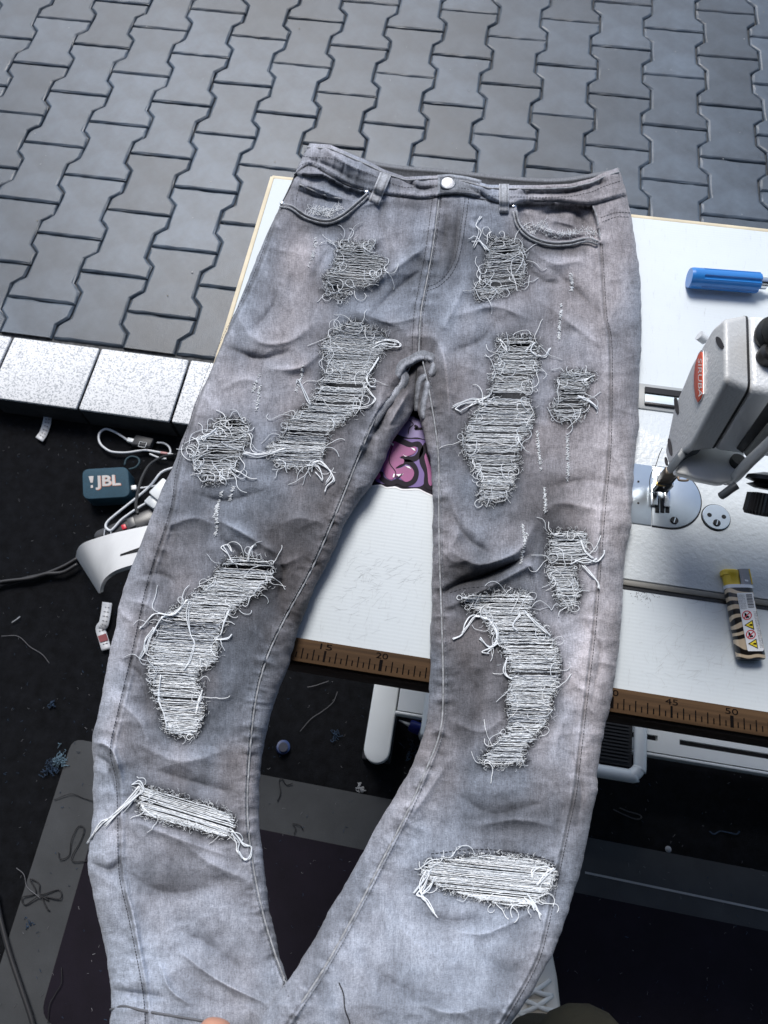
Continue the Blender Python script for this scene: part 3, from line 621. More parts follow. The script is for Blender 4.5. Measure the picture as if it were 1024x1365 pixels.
# ================================================================== LIGHTER
lgt = thing('lighter', 'yellow topped disposable lighter in zebra striped wrap with a warning label', 'lighter', at(993, 820, ZT))
def lc(x, y, z): return at(950 + x / 8.527, 740 + y / 8.527, z)
l_t0, l_t1 = lc(165, 330, ZT + .012), lc(470, 335, ZT + .012); l_b0, l_b1 = lc(322, 1185, ZT + .012), lc(628, 1165, ZT + .012)
tm, bmid = (l_t0 + l_t1) / 2, (l_b0 + l_b1) / 2; la_ = (tm - bmid); LL = np.linalg.norm(la_); la_ /= LL; ls_ = np.cross(la_, (0, 0, 1)); lw = (np.linalg.norm(l_t1 - l_t0) + np.linalg.norm(l_b1 - l_b0)) / 4
base = bmid * (1, 1, 0) + (0, 0, ZT + .0065)
def lp(a, s, h): return base + la_ * a + ls_ * s + np.array([0, 0, h])
def loft(name, rings, m, par, smooth=True):
    V = [p for r in rings for p in r]; n = len(rings[0]); F = []
    for i in range(len(rings) - 1): F += [[i * n + k, i * n + (k + 1) % n, (i + 1) * n + (k + 1) % n, (i + 1) * n + k] for k in range(n)]
    F += [list(range(n))[::-1], [(len(rings) - 1) * n + k for k in range(n)]]
    me = bpy.data.meshes.new(name); me.from_pydata([list(map(float, v)) for v in V], [], F); bm = bmesh.new(); bm.from_mesh(me); bmesh.ops.recalc_face_normals(bm, faces=bm.faces); bm.to_mesh(me); bm.free()
    if smooth: me.polygons.foreach_set('use_smooth', [True] * len(me.polygons)); me.set_sharp_from_angle(angle=math.radians(40))
    return link(name, me, m, par)
def oval(a, sx, hz, ce=0, n=36, pw=3):
    out = []
    for k in range(n):
        t = 2 * math.pi * k / n; c, s = math.cos(t), math.sin(t)
        out.append(lp(a, ce + sx * math.copysign(abs(c) ** (2 / pw), c), hz * math.copysign(abs(s) ** (2 / pw), s)))
    return out
M_zeb = mat('zebra_wrap', (.5, .4, .28), .3, coat=.4)
def _zebra():
    t, b = nodes_of(M_zeb); L = t.links.new; N = t.nodes.new; g = N('ShaderNodeNewGeometry')
    mp = N('ShaderNodeMapping'); mp.inputs['Rotation'].default_value = (0, 0, -.12); L(g.outputs['Position'], mp.inputs[0])
    w = N('ShaderNodeTexWave'); w.bands_direction = 'Y'; w.inputs['Scale'].default_value = 40; w.inputs['Distortion'].default_value = 5.5; w.inputs['Detail'].default_value = 1; w.inputs['Detail Scale'].default_value = 1.2
    L(mp.outputs[0], w.inputs['Vector']); r = N('ShaderNodeValToRGB'); r.color_ramp.interpolation = 'LINEAR'
    e = r.color_ramp.elements; e[0].position = .52; e[0].color = (.010, .008, .007, 1); e[1].position = .60; e[1].color = (.60, .48, .34, 1)
    L(w.outputs['Fac'], r.inputs[0]); L(r.outputs[0], b.inputs['Base Color'])
_zebra()
loft('lighter_body', [oval(0, lw * .9, .0055), oval(.0012, lw, .0062), oval(LL - .004, lw, .0062), oval(LL - .003, lw, .0062)], M_zeb, lgt)
loft('collar', [oval(LL - .003, lw * 1.03, .0064), oval(LL, lw * 1.02, .0064)], mat('collar_white', (.72, .74, .80), .35), lgt)
M_yel = mat('yellow_plastic', (.72, .50, .04), .35)
loft('thumb_button', [oval(LL, lw * .56, .0050, lw * -.40), oval(LL + .009, lw * .58, .0052, lw * -.42), oval(LL + .0095, lw * .66, .0056, lw * -.46), oval(LL + .0135, lw * .64, .0056, lw * -.46), oval(LL + .0145, lw * .55, .0045, lw * -.46)], M_yel, lgt)
loft('wind_guard', [oval(LL, lw * .44, .0056, lw * .5, pw=5), oval(LL + .0145, lw * .42, .0056, lw * .5, pw=5)], mat('guard_metal', (.25, .25, .26), .35, .9), lgt)
box('guard_hole', lp(LL + .0035, lw * .50, .0057), (.0028, .0016, .0004), M_wt, lgt)
prism('guard_edge', [lp(LL + .0005, lw * .86, .0046), lp(LL + .0145, lw * .84, .0046), lp(LL + .0145, lw * .93, .0046), lp(LL + .0005, lw * .95, .0046)], (0, 0, .0008), M_yel, lgt)
# label printed with pictograms
lz = ZT + .0132
lab = [(275, 430), (455, 425), (580, 1075), (570, 1090), (405, 1092), (395, 1080)]
prism('warning_label', [lc(x, y, lz) for x, y in lab], (0, 0, .0003), mat('label_white', (.72, .73, .74), .4), lgt)
M_red = mat('pictogram_red', (.55, .02, .04), .4); M_yl = mat('pictogram_yellow', (.80, .62, .03), .4)
lz2 = lz + .0005
def lring(cx, cy, r, w, m, z):
    k = 28; V = []; F = []
    for i in range(k):
        t = 2 * math.pi * i / k
        for q in (r, r - w): V.append(lc(cx + q * math.cos(t), cy + q * .95 * math.sin(t), z))
    for i in range(k): j = (i + 1) % k; F.append([2 * i, 2 * j, 2 * j + 1, 2 * i + 1])
    mk('prohibition_ring', V, F, m, lgt)
for cx, cy in ((391, 683), (435, 902)):
    lring(cx, cy, 56, 11, M_red, lz2)
    for dx, dy, w, h in ((-18, -8, 10, 22), (14, 18, 14, 12), (-4, 8, 8, 26)):
        flat('pictogram', [lc(cx + dx - w, cy + dy - h, lz2), lc(cx + dx + w, cy + dy - h * .6, lz2), lc(cx + dx + w * .7, cy + dy + h, lz2), lc(cx + dx - w * .8, cy + dy + h, lz2)], M_ink, lgt)
    flat('prohibition_bar', [lc(cx - 40, cy + 32, lz2 + .0002), lc(cx - 32, cy + 40, lz2 + .0002), lc(cx + 40, cy - 32, lz2 + .0002), lc(cx + 32, cy - 40, lz2 + .0002)], M_red, lgt)
for tri, cx, cy in (([(360, 797), (455, 735), (475, 850)], 432, 792), ([(402, 1008), (498, 948), (518, 1065)], 475, 1006)):
    c = np.mean(tri, 0); flat('warning_triangle', [lc(x, y, lz2) for x, y in tri], M_ink, lgt)
    flat('warning_field', [lc(*(c + (np.array(q) - c) * .74), lz2 + .0002) for q in tri], M_yl, lgt)
    flat('warning_mark', [lc(cx - 22, cy + 4, lz2 + .0004), lc(cx + 6, cy - 12, lz2 + .0004), lc(cx + 22, cy - 4, lz2 + .0004), lc(cx + 22, cy + 12, lz2 + .0004), lc(cx, cy + 10, lz2 + .0004)], M_ink, lgt)
M_gk = mat('print_grey', (.12, .12, .13), .5)
V = []; F = []
def lq(a, b, c, d):
    k = len(V); V.extend(lc(*p, lz2) for p in (a, b, c, d)); F.append([k, k + 1, k + 2, k + 3])
yb_ = 445
for h in (14, 8, 5, 16, 6, 10, 5, 14, 6, 9): 
    lq((378 + (yb_ - 445) * .19, yb_), (446 + (yb_ - 445) * .19, yb_ - 2), (446 + (yb_ - 445 + h) * .19, yb_ + h - 2), (378 + (yb_ - 445 + h) * .19, yb_ + h)); yb_ += h + 6.5
for q in range(6):
    x0 = 288 + q * 13
    for s in range(9):
        ya = 448 + s * 19; le = 10 + (s * 7 + q * 5) % 8; xa = x0 + (ya - 448) * .19; lq((xa, ya), (xa + 4, ya), (xa + 4 + le * .19, ya + le), (xa + le * .19, ya + le))
for q in range(3):
    for s in range(22):
        ya = 640 + s * 19; le = 9 + (s * 5 + q * 3) % 9; xa = 466 + q * 12 + (ya - 640) * .19; lq((xa, ya), (xa + 5, ya), (xa + 5 + le * .19, ya + le), (xa + le * .19, ya + le))
mk('label_print', V, F, M_gk, lgt)
# =NEXT=
# ================================================================== RIPPED JEANS
LST = [((412, 191), (590, 234)), ((396, 226), (586, 262)), ((364, 294), (572, 330)), ((345, 340), (562, 400)), ((320, 400), (557, 440)), ((285, 485), (556, 480)), ((262, 535), (553, 542)), ((240, 595), (524, 588)), ((222, 640), (498, 643)), ((205, 680), (470, 682)), ((182, 740), (440, 745)), ((162, 800), (411, 805)), ((145, 880), (384, 890)), ((132, 950), (362, 950)), ((123, 985), (352, 992)), ((125, 1022), (346, 1030)), ((124, 1075), (346, 1080)), ((118, 1150), (349, 1140)), ((127, 1205), (357, 1195)), ((142, 1280), (372, 1265)), ((149, 1322), (386, 1318)), ((145, 1365), (400, 1365)), ((143, 1395), (410, 1400))]
RST = [((590, 234), (825, 223)), ((586, 262), (835, 261)), ((572, 330), (850, 342)), ((562, 400), (854, 400)), ((557, 440), (854, 450)), ((556, 480), (854, 490)), ((557, 542), (852, 545)), ((567, 585), (849, 592)), ((576, 640), (846, 640)), ((578, 680), (843, 682)), ((577, 745), (833, 750)), ((576, 800), (829, 815)), ((574, 890), (820, 905)), ((570, 955), (808, 968)), ((553, 1010), (798, 1022)), ((527, 1060), (792, 1078)), ((486, 1130), (775, 1155)), ((446, 1203), (750, 1240)), ((404, 1278), (714, 1315)), ((350, 1352), (660, 1392)), ((318, 1395), (620, 1440)), ((300, 1425), (600, 1465))]
def loft_px(ST, side, NU, NV):
    A = np.array([s[0] for s in ST], float); B = np.array([s[1] for s in ST], float); C = (A + B) / 2
    A = spline(A, 20); B = spline(B, 20); C = (A + B) / 2
    L = np.r_[0, np.cumsum(np.hypot(*np.diff(C, axis=0).T))]; tv = np.linspace(0, L[-1], NV)
    A = np.stack([np.interp(tv, L, A[:, k]) for k in (0, 1)], 1); B = np.stack([np.interp(tv, L, B[:, k]) for k in (0, 1)], 1)
    for E_, sd_ in ((A, 91 if side == 'L' else 93), (B, 93 if side == 'L' else 92)): E_[:, 0] += 1.5 * vnoise(E_[:, 1] / 27, 0 * E_[:, 1], sd_, 1) + .9 * vnoise(E_[:, 1] / 9, 0 * E_[:, 1] + 3, sd_, 2)
    t = np.linspace(0, 1, NU); s = .75 * t + .25 * (.5 - .5 * np.cos(np.pi * t))
    P = A[:, None] * (1 - s)[None, :, None] + B[:, None] * s[None, :, None]
    return P, s, tv, A, B
NU, NV = 170, 720
PL, sL, vL, LA, LB = loft_px(LST, 'L', NU, NV); PR, sR, vR, RA, RB = loft_px(RST, 'R', NU, NV)
# scooped top edge and waist seam
def bump_rows(P, v, xs, dy):
    w = np.clip(1 - (v - 40) / 60, 0, 1)[:, None]; P[..., 1] += np.interp(P[..., 0], xs, dy) * w
bump_rows(PL, vL, [412, 440, 470, 495, 512, 540, 575, 590], [0, -5, 1, 6, 11, 14, 4, 0])
bump_rows(PR, vR, [590, 620, 651, 679, 722, 760, 790, 805, 825], [0, 5, 15, 17, 19, 19, 13, 6, 0])
# outlines of worn holes (photograph pixels)
RIPS = [
 dict(p=[(454,322),(467,325),(497,327),(487,337),(510,347),(505,368),(487,383),(472,383),(456,396),(441,391),(434,373),(444,358),(449,342)], a=4, d=.8, b=.8, tangle=1.5),
 dict(p=[(656,319),(684,322),(696,332),(698,357),(694,378),(676,388),(651,395),(638,398),(638,383),(648,365),(651,342)], a=-4, d=.8, b=.75, tangle=1.4),
 dict(p=[(458,436),(474,430),(509,447),(515,459),(499,481),(490,503),(487,525),(478,544),(456,562),(440,575),(431,600),(421,619),(378,622),(359,600),(378,584),(384,562),(415,538),(424,519),(440,484),(431,466),(440,450)], a=3, d=1.1, b=1, tangle=1.1),
 dict(p=[(287,566),(296,559),(324,562),(331,578),(327,594),(315,612),(309,631),(281,644),(265,625),(259,606),(268,588),(281,575)], a=2, d=.8, b=.85, tangle=2.2),
 dict(p=[(663,453),(710,453),(713,491),(704,509),(704,541),(710,553),(704,575),(691,594),(688,625),(682,644),(666,666),(641,666),(644,641),(629,619),(619,594),(629,563),(644,538),(654,525),(660,494),(666,469)], a=1, d=1.1, b=1, tangle=1.3),
 dict(p=[(754,497),(772,497),(791,500),(779,516),(779,538),(776,553),(760,562),(744,556),(738,547),(748,525),(744,509)], a=0, d=.75, b=.9, tangle=1),
 dict(p=[(307,745),(339,745),(362,754),(357,776),(336,795),(311,811),(298,832),(289,854),(286,882),(264,895),(267,926),(270,951),(257,979),(226,976),(217,948),(204,914),(201,882),(211,845),(217,826),(251,801),(282,776),(295,757)], a=3, d=1.1, b=1, tangle=.9),
 dict(p=[(736,711),(777,711),(777,740),(765,758),(771,787),(765,808),(748,808),(742,787),(733,767),(733,743)], a=0, d=.8, b=.9, tangle=1),
 dict(p=[(619,796),(701,792),(704,817),(724,840),(739,861),(745,893),(736,928),(730,954),(712,981),(698,1001),(695,1016),(645,1016),(663,990),(680,969),(677,928),(683,905),(674,872),(660,846),(645,822),(622,805)], a=1, d=1.15, b=1.05, tangle=.8),
 dict(p=[(185,1050),(200,1052),(300,1083),(310,1108),(300,1115),(272,1107),(200,1088),(187,1072)], a=17, d=1.1, st=.25, b=1.15, tangle=.5),
 dict(p=[(570,1150),(640,1142),(697,1143),(738,1158),(730,1186),(704,1206),(662,1203),(590,1183),(566,1165)], a=6, d=1.15, st=.3, b=1.2, tangle=.6),
]
for r in RIPS:                                            # ragged outline
    P = np.array(r['p'], float); Q = spline(np.vstack([P, P[:1]]), 5)[:-1]; r['q'] = Q
CROTCH_V_L = np.interp(480, LB[:, 1], vL); CROTCH_V_R = np.interp(480, RA[:, 1], vR)
FOLDS = [
 ([(581,275),(574,330),(565,385)],1.7,5),([(612,268),(610,310),(603,350),(590,376)],-2.6,6),([(597,268),(592,320),(582,368)],-1.8,7),([(620,270),(616,310),(609,350)],2,6),
 ([(418,196),(412,220)],1.1,4),([(428,197),(420,223)],-1.1,4),([(447,202),(442,228)],0.99,4),([(462,208),(455,236)],-1.1,4),([(480,216),(474,242)],0.99,4),([(535,240),(532,260)],-0.99,4),([(556,238),(552,260)],0.99,4),([(657,248),(655,266)],0.99,4),([(700,250),(704,268)],-0.99,4),([(725,250),(728,268)],0.88,4),([(752,248),(756,268)],-0.99,4),([(775,246),(781,266)],0.99,4),([(798,236),(802,264)],-0.99,4),([(812,232),(816,260)],0.99,4),([(405,240),(411,266)],0.88,5),([(430,250),(438,274)],-0.99,5),([(740,285),(734,309)],0.99,5),([(770,280),(766,308)],-0.99,5), # polyline, height in mm, width in px
 ([(576,322),(520,362),(474,391)],3.5,11),([(572,352),(530,385),(495,418)],-2.5,9),([(566,420),(520,430),(480,415)],2.5,10),
 ([(400,330),(380,380),(395,420)],2,14),([(440,330),(420,370),(430,410)],-2,12),([(318,425),(345,455),(385,455),(420,430)],2.8,10),([(300,462),(345,478),(382,470)],-3,8),
 ([(360,492),(400,490),(430,468)],3,10),([(335,440),(360,415),(372,385)],-2,10),([(290,520),(330,505),(360,520)],2,14),
 ([(548,486),(528,520),(505,565),(480,620)],-4,8),([(556,484),(543,505),(538,530)],-3,6),([(534,492),(546,478),(572,480)],2.5,7),([(560,500),(556,530),(553,560)],-2,6),([(515,510),(498,560),(470,620)],3.5,10),([(545,520),(520,565)],4,6),
 ([(578,448),(590,470),(596,505),(600,560)],5,10),([(584,452),(578,470),(574,490)],-2,7),([(610,420),(660,408),(705,425)],3,12),([(600,470),(640,455),(660,430)],-2.5,11),([(620,380),(600,420),(590,440)],2.5,10),
 ([(720,400),(760,430),(800,460)],2.5,12),([(740,360),(770,390),(800,420)],-2.5,11),([(705,330),(740,352),(780,345)],2.5,12),([(690,345),(720,372),(750,380)],-2,10),
 ([(590,640),(612,700),(600,735)],2.5,13),([(588,792),(612,778),(645,768),(690,748),(704,742)],-8,8),([(600,808),(645,786),(690,762),(712,752)],5.5,10),([(600,735),(640,752),(690,735),(712,700)],5,12),([(605,690),(625,720),(650,735)],-3.5,9),([(690,745),(712,760),(718,790)],3.5,9),
 ([(720,690),(745,670),(800,680)],3,13),([(725,650),(780,640),(830,650)],-2,12),([(815,600),(835,640),(838,690)],2,10),
 ([(285,690),(320,708),(370,738)],4.5,11),([(300,722),(322,742),(330,765)],-4,8),([(330,735),(372,752),(400,742)],3,10),([(265,660),(300,668),(350,655)],-3,11),([(225,700),(260,690),(285,700)],2.5,10),([(372,700),(400,690),(440,700)],2.5,14),([(360,740),(378,760),(370,800)],-3,9),
 ([(170,800),(200,808),(215,830)],2.5,9),([(180,770),(210,765),(235,775)],-2.5,9),([(160,880),(190,905),(200,960)],-2.5,10),([(150,930),(185,960),(200,1000)],2,12),
 ([(124,990),(140,992),(152,1005),(162,1035)],5,7),([(130,1008),(148,1022),(158,1060)],-3.5,8),([(180,990),(240,1015),(300,1000)],2.5,16),([(200,1025),(250,1040),(320,1060)],-2.5,12),
 ([(180,1095),(230,1115),(300,1140)],3,12),([(165,1160),(220,1190),(290,1180)],-2,16),([(240,1120),(280,1150),(345,1180)],2,12),([(122,1150),(145,1160),(160,1150)],-4,10),([(165,1180),(180,1230),(192,1320)],3,9),
 ([(242,1270),(290,1306),(355,1338)],3.2,7),([(214,1285),(226,1318),(252,1338)],2.5,6),([(235,1240),(280,1260),(330,1300)],-2.5,16),([(150,1320),(185,1325),(220,1330)],-3,8),
 ([(610,1060),(660,1085),(730,1068)],-2.2,14),([(640,1100),(690,1092),(740,1102)],3,12),([(600,1010),(575,1050),(540,1100)],2.5,12),([(590,1235),(640,1245),(690,1225),(720,1205)],3.5,11),([(560,1215),(600,1228),(650,1224)],-3,10),
 ([(500,1200),(560,1260),(620,1290)],2.5,18),([(470,1260),(520,1310),(600,1340)],-3,18),([(640,1270),(680,1290),(700,1280)],-3,12),([(540,1330),(600,1350),(650,1340)],2.5,14),
 ([(780,830),(800,870),(790,930)],-2,9),([(760,1000),(775,1050),(770,1100)],-2.5,9),([(610,880),(640,930),(630,985)],-1.2,16),([(600,960),(640,975),(670,960)],2.5,12),([(760,940),(740,1000),(750,1060)],2,12),
 ([(430,196),(470,222),(500,232)],3,8),([(410,212),(440,222),(470,240)],-2.2,6),([(540,240),(560,252),(580,250)],-3,6),([(620,248),(645,262),(655,268)],-3,6),([(690,258),(760,256),(815,240)],-3.5,6),([(700,248),(770,247),(810,232)],1.4,5),
 ([(385,250),(420,262),(450,268)],-3,8),([(400,243),(440,258),(476,270)],2.5,6),([(720,285),(760,280),(785,300)],-3,9),([(710,300),(745,312),(790,312)],3,7),([(512,268),(508,300),(520,330)],-2,9),
]
SEAMS = { # polyline, role
 'LO': [(366,300),(350,345),(330,392),(300,450),(272,515),(240,620),(230,680),(201,770),(180,865),(160,950),(150,1000),(158,1040),(160,1100),(162,1165),(175,1225),(190,1300),(196,1345),(197,1395)],
 'RO': [(800,325),(806,420),(813,460),(812,590),(804,680),(792,830),(784,900),(777,960),(770,1020),(765,1060),(752,1120),(727,1240),(711,1290),(672,1358),(640,1410)],
 'LI': [(548,486),(530,520),(503,553),(480,605),(452,675),(415,760),(380,825),(355,880),(340,940),(332,1020),(330,1085),(337,1150),(350,1215),(368,1275),(390,1335),(402,1380)],
 'RI': [(562,475),(572,520),(584,600),(585,680),(586,745),(589,830),(591,920),(587,975),(570,1022),(542,1085),(510,1147),(475,1215),(430,1295),(390,1355),(360,1400)],
 'CF': [(586,262),(577,330),(568,380),(561,420),(558,478)],
}
SMOOTH = {k: spline(np.array(v, float), 5) for k, v in SEAMS.items()}
POCK_L = [(374,271),(390,274),(411,287),(436,293),(456,285),(477,268),(489,257)]
POCK_R = [(689,281),(694,299),(709,314),(732,322),(757,322),(783,317),(800,322)]
PIN_L = POCK_L[::-1] + [(380,250),(395,232),(431,234),(461,250),(487,257)]
PIN_R = POCK_R + [(797,300),(790,275),(742,272),(701,271),(690,272)]
FK = .0016
def heights(P, s, v, right):
    X, Y = P[..., 0], P[..., 1]; shp = X.shape
    A, B = (RA, RB) if right else (LA, LB)
    wpx = np.hypot(*(B - A).T)[:, None] * np.ones(shp)
    ppm = FPX / np.maximum(.42, .80 - (Y - 200) * .00027)                    # px per metre, roughly
    cv = CROTCH_V_R if right else CROTCH_V_L
    inn = np.clip((v - cv) / 60, 0, 1)[:, None] * np.ones(shp)
    d1 = s[None] * wpx; d2 = (1 - s[None]) * wpx
    if right: d1, d2 = d2, d1                                                # d1: to the outer edge, d2: to the inner edge
    wm = wpx / ppm
    Rr = np.minimum(.019, wm * .42)
    def rnd(d): q = np.clip(d / ppm / Rr, 0, 1); return np.sqrt(np.clip(1 - (1 - q) ** 2, 0, 1))
    prof = rnd(d1) * (1 - inn + inn * rnd(d2))
    low = np.clip((Y - 830) / 200, 0, 1)
    T = .012 + .003 * np.clip((v / 120), 0, 1)[:, None] + .003 * low
    base = ZT + .0105 + 0 * X
    t = np.clip((Y - 890) / 460, 0, 1.3); base += -.012 * np.sin(np.pi * np.clip(t, 0, 1)) + .012 * t
    if right: base += .038 * np.clip((Y - 1180) / 160, 0, 1)
    H = prof * T; H0 = H.copy()
    edge = np.clip(prof * 1.6, 0, 1)
    ml = .0
    for pl, mm, w in FOLDS:
        pl = spline(np.array(pl, float), 4); x0, x1 = pl[:, 0].min() - 3 * w, pl[:, 0].max() + 3 * w; y0, y1 = pl[:, 1].min() - 3 * w, pl[:, 1].max() + 3 * w
        k = (X > x0) & (X < x1) & (Y > y0) & (Y < y1)
        if not k.any(): continue
        D, pos, sd = segdist(X[k], Y[k], pl); H[k] += mm * FK * (.42 * np.exp(-(D / w) ** 2) + .7 * np.exp(-(D / (.42 * w)) ** 1.3)) * np.sin(np.pi * np.clip(pos * .9 + .05, 0, 1)) ** .7 * edge[k]
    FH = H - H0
    fx, fy = X / 62, Y / 70
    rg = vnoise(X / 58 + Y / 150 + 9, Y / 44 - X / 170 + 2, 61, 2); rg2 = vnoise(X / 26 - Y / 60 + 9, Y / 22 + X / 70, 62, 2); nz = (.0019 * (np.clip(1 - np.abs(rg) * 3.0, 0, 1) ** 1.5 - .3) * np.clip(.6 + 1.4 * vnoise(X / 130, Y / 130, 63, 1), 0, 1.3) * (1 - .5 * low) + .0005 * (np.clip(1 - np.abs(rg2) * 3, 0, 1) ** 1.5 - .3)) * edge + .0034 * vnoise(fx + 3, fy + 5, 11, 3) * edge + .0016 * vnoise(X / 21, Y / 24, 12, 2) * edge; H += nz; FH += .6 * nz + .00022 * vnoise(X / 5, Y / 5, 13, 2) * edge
    pk = np.zeros(shp)                                                       # pucker strength near seams, reused by the wash
    for key in ('LO', 'LI', 'CF') if not right else ('RO', 'RI', 'CF'):
        D, pos, sd = segdist(X, Y, SMOOTH[key]); Lp = np.hypot(*np.diff(SMOOTH[key], axis=0).T).sum()
        band = np.exp(-(D / 15) ** 2); sl_ = {'LO': 1, 'LI': 2, 'RO': 3, 'RI': 4, 'CF': 5}[key]
        pw = 1.7 * vnoise(pos * Lp / 8.5 + 7 * sl_, D / 26 + sl_, 5 + sl_, 2) * band * (.6 if key in ('LO', 'RO') else 1.35)
        H += .0010 * pw * edge
        flip = -1 if key in ('LO', 'RI') else 1
        ridge = np.exp(-((D - 3.2) / 3.0) ** 2) * (sd * flip > 0) ; H += (.0016 * ridge - .0013 * np.exp(-(D / 1.3) ** 2)) * np.minimum(1, edge + .4)
        pk += pw - 1.6 * np.exp(-(D / 1.6) ** 2) + .5 * ridge
    # pockets: cloth behind the opening sits lower; roll along the opening
    for pin, po in ((PIN_L, POCK_L), (PIN_R, POCK_R)):
        k = (Y < 340)
        ins = inpoly(X, Y, pin); D, pos, sd = segdist(X, Y, spline(np.array(po, float), 4))
        H += np.where(ins, -.0065 * np.clip(D / 2, 0, 1), 0) + np.where(~ins & (D < 40), .0036 * np.exp(-(D / 6) ** 2), 0) * k
    # waistband stands proud of the cloth beneath its seam
    vb = np.interp(0, [0], [0]); 
    return X, Y, base, H, pk, edge, FH
def seam_row(P, v, pts):  # rows above the waist seam
    return P
WB_L = spline(np.array([(392,233),(411,220),(431,228),(461,245),(487,253),(512,259),(543,263),(563,265),(586,262)], float), 4)
WB_R = spline(np.array([(586,258),(614,259),(635,264),(650,267),(681,274),(701,269),(742,268),(783,273),(811,267),(836,260)], float), 4)
def wash_shade(X, Y, pk, ripd, FH):
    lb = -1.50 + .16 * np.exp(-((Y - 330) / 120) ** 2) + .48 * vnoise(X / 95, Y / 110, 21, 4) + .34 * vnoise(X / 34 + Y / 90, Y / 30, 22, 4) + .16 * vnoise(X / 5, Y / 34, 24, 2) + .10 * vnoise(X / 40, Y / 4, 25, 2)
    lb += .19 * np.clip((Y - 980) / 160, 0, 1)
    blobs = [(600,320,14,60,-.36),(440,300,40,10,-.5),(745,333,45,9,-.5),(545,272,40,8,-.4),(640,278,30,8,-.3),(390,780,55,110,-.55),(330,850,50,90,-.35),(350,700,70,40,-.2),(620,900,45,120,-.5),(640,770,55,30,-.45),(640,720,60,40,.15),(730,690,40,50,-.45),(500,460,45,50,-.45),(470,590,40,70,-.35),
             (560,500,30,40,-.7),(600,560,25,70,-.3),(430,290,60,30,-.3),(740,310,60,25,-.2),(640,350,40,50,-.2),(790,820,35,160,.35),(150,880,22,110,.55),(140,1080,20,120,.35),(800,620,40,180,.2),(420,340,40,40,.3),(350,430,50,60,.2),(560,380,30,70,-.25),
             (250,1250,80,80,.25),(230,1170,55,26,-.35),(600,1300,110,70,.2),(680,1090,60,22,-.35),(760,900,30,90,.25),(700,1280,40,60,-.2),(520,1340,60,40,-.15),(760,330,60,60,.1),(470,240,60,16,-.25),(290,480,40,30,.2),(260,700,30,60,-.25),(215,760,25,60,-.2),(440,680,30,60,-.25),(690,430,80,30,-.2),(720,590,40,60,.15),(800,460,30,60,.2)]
    for x, y, rx, ry, g in blobs: lb += (1.6 if g < 0 else 1.2) * g * np.exp(-((X - x) / rx) ** 2 - ((Y - y) / ry) ** 2)  # dye fades, plus painted shade beside the fly and at the pockets
    lb += .26 * np.clip(pk, -2, 1) + 60 * np.clip(FH, -.008, .008)  # fold relief shaded into the colour: ridges lighter, valleys darker
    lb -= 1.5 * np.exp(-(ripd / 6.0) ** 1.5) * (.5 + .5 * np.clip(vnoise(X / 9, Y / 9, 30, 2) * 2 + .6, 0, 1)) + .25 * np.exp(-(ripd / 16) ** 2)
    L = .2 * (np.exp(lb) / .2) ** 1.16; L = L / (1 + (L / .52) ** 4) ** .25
    wm = np.clip(.47 + 1.3 * vnoise(X / 80, Y / 130, 23, 3) + .35 * np.exp(-((X - 790) / 60) ** 2) + .2 * (Y > 0) * np.exp(-((X - 150) / 60) ** 2 - ((Y - 900) / 150) ** 2), 0, 1)[..., None]
    wm = wm * (1 - .6 * np.clip((Y - 1000) / 150, 0, 1)[..., None])
    tint = (1 - wm) * np.array([.88, .98, 1.18]) + wm * np.array([1.03, .98, 1.05])
    return np.clip(L[..., None] * tint, .008, .75)
M_den = bpy.data.materials.new('grey_denim')
def _denim():
    t, b = nodes_of(M_den); L = t.links.new; N = t.nodes.new; b.inputs['Roughness'].default_value = .85; b.inputs['Specular IOR Level'].default_value = .2
    b.inputs['Sheen Weight'].default_value = .12
    at_ = N('ShaderNodeAttribute'); at_.attribute_name = 'wash_shade'; uv = N('ShaderNodeUVMap')
    mp = N('ShaderNodeMapping'); mp.inputs['Scale'].default_value = (1500, 500, 1); mp.inputs['Rotation'].default_value = (0, 0, .45); L(uv.outputs[0], mp.inputs[0])
    n = N('ShaderNodeTexNoise'); n.inputs['Scale'].default_value = 1; n.inputs['Detail'].default_value = 2; L(mp.outputs[0], n.inputs['Vector'])
    mp2 = N('ShaderNodeMapping'); mp2.inputs['Scale'].default_value = (260, 1500, 1); L(uv.outputs[0], mp2.inputs[0])
    n2 = N('ShaderNodeTexNoise'); n2.inputs['Scale'].default_value = 1; n2.inputs['Detail'].default_value = 2; L(mp2.outputs[0], n2.inputs['Vector'])
    n3 = N('ShaderNodeTexNoise'); n3.inputs['Scale'].default_value = 1; n3.inputs['Detail'].default_value = 3; mp3 = N('ShaderNodeMapping'); mp3.inputs['Scale'].default_value = (700, 130, 1); L(uv.outputs[0], mp3.inputs[0]); L(mp3.outputs[0], n3.inputs['Vector'])
    ad = N('ShaderNodeMath'); ad.operation = 'ADD'; L(n.outputs['Fac'], ad.inputs[0]); L(n2.outputs['Fac'], ad.inputs[1])
    ad2 = N('ShaderNodeMath'); ad2.operation = 'ADD'; L(ad.outputs[0], ad2.inputs[0]); L(n3.outputs['Fac'], ad2.inputs[1])
    mr = N('ShaderNodeMapRange'); mr.inputs[1].default_value = 1.05; mr.inputs[2].default_value = 1.95; mr.inputs[3].default_value = .56; mr.inputs[4].default_value = 1.46; L(ad2.outputs[0], mr.inputs[0])
    sc = N('ShaderNodeVectorMath'); sc.operation = 'SCALE'; L(at_.outputs['Color'], sc.inputs[0]); L(mr.outputs[0], sc.inputs['Scale']); L(sc.outputs[0], b.inputs['Base Color'])
    bp = N('ShaderNodeBump'); bp.inputs['Strength'].default_value = .5; bp.inputs['Distance'].default_value = .0006; L(ad.outputs[0], bp.inputs['Height']); L(bp.outputs[0], b.inputs['Normal'])
_denim()
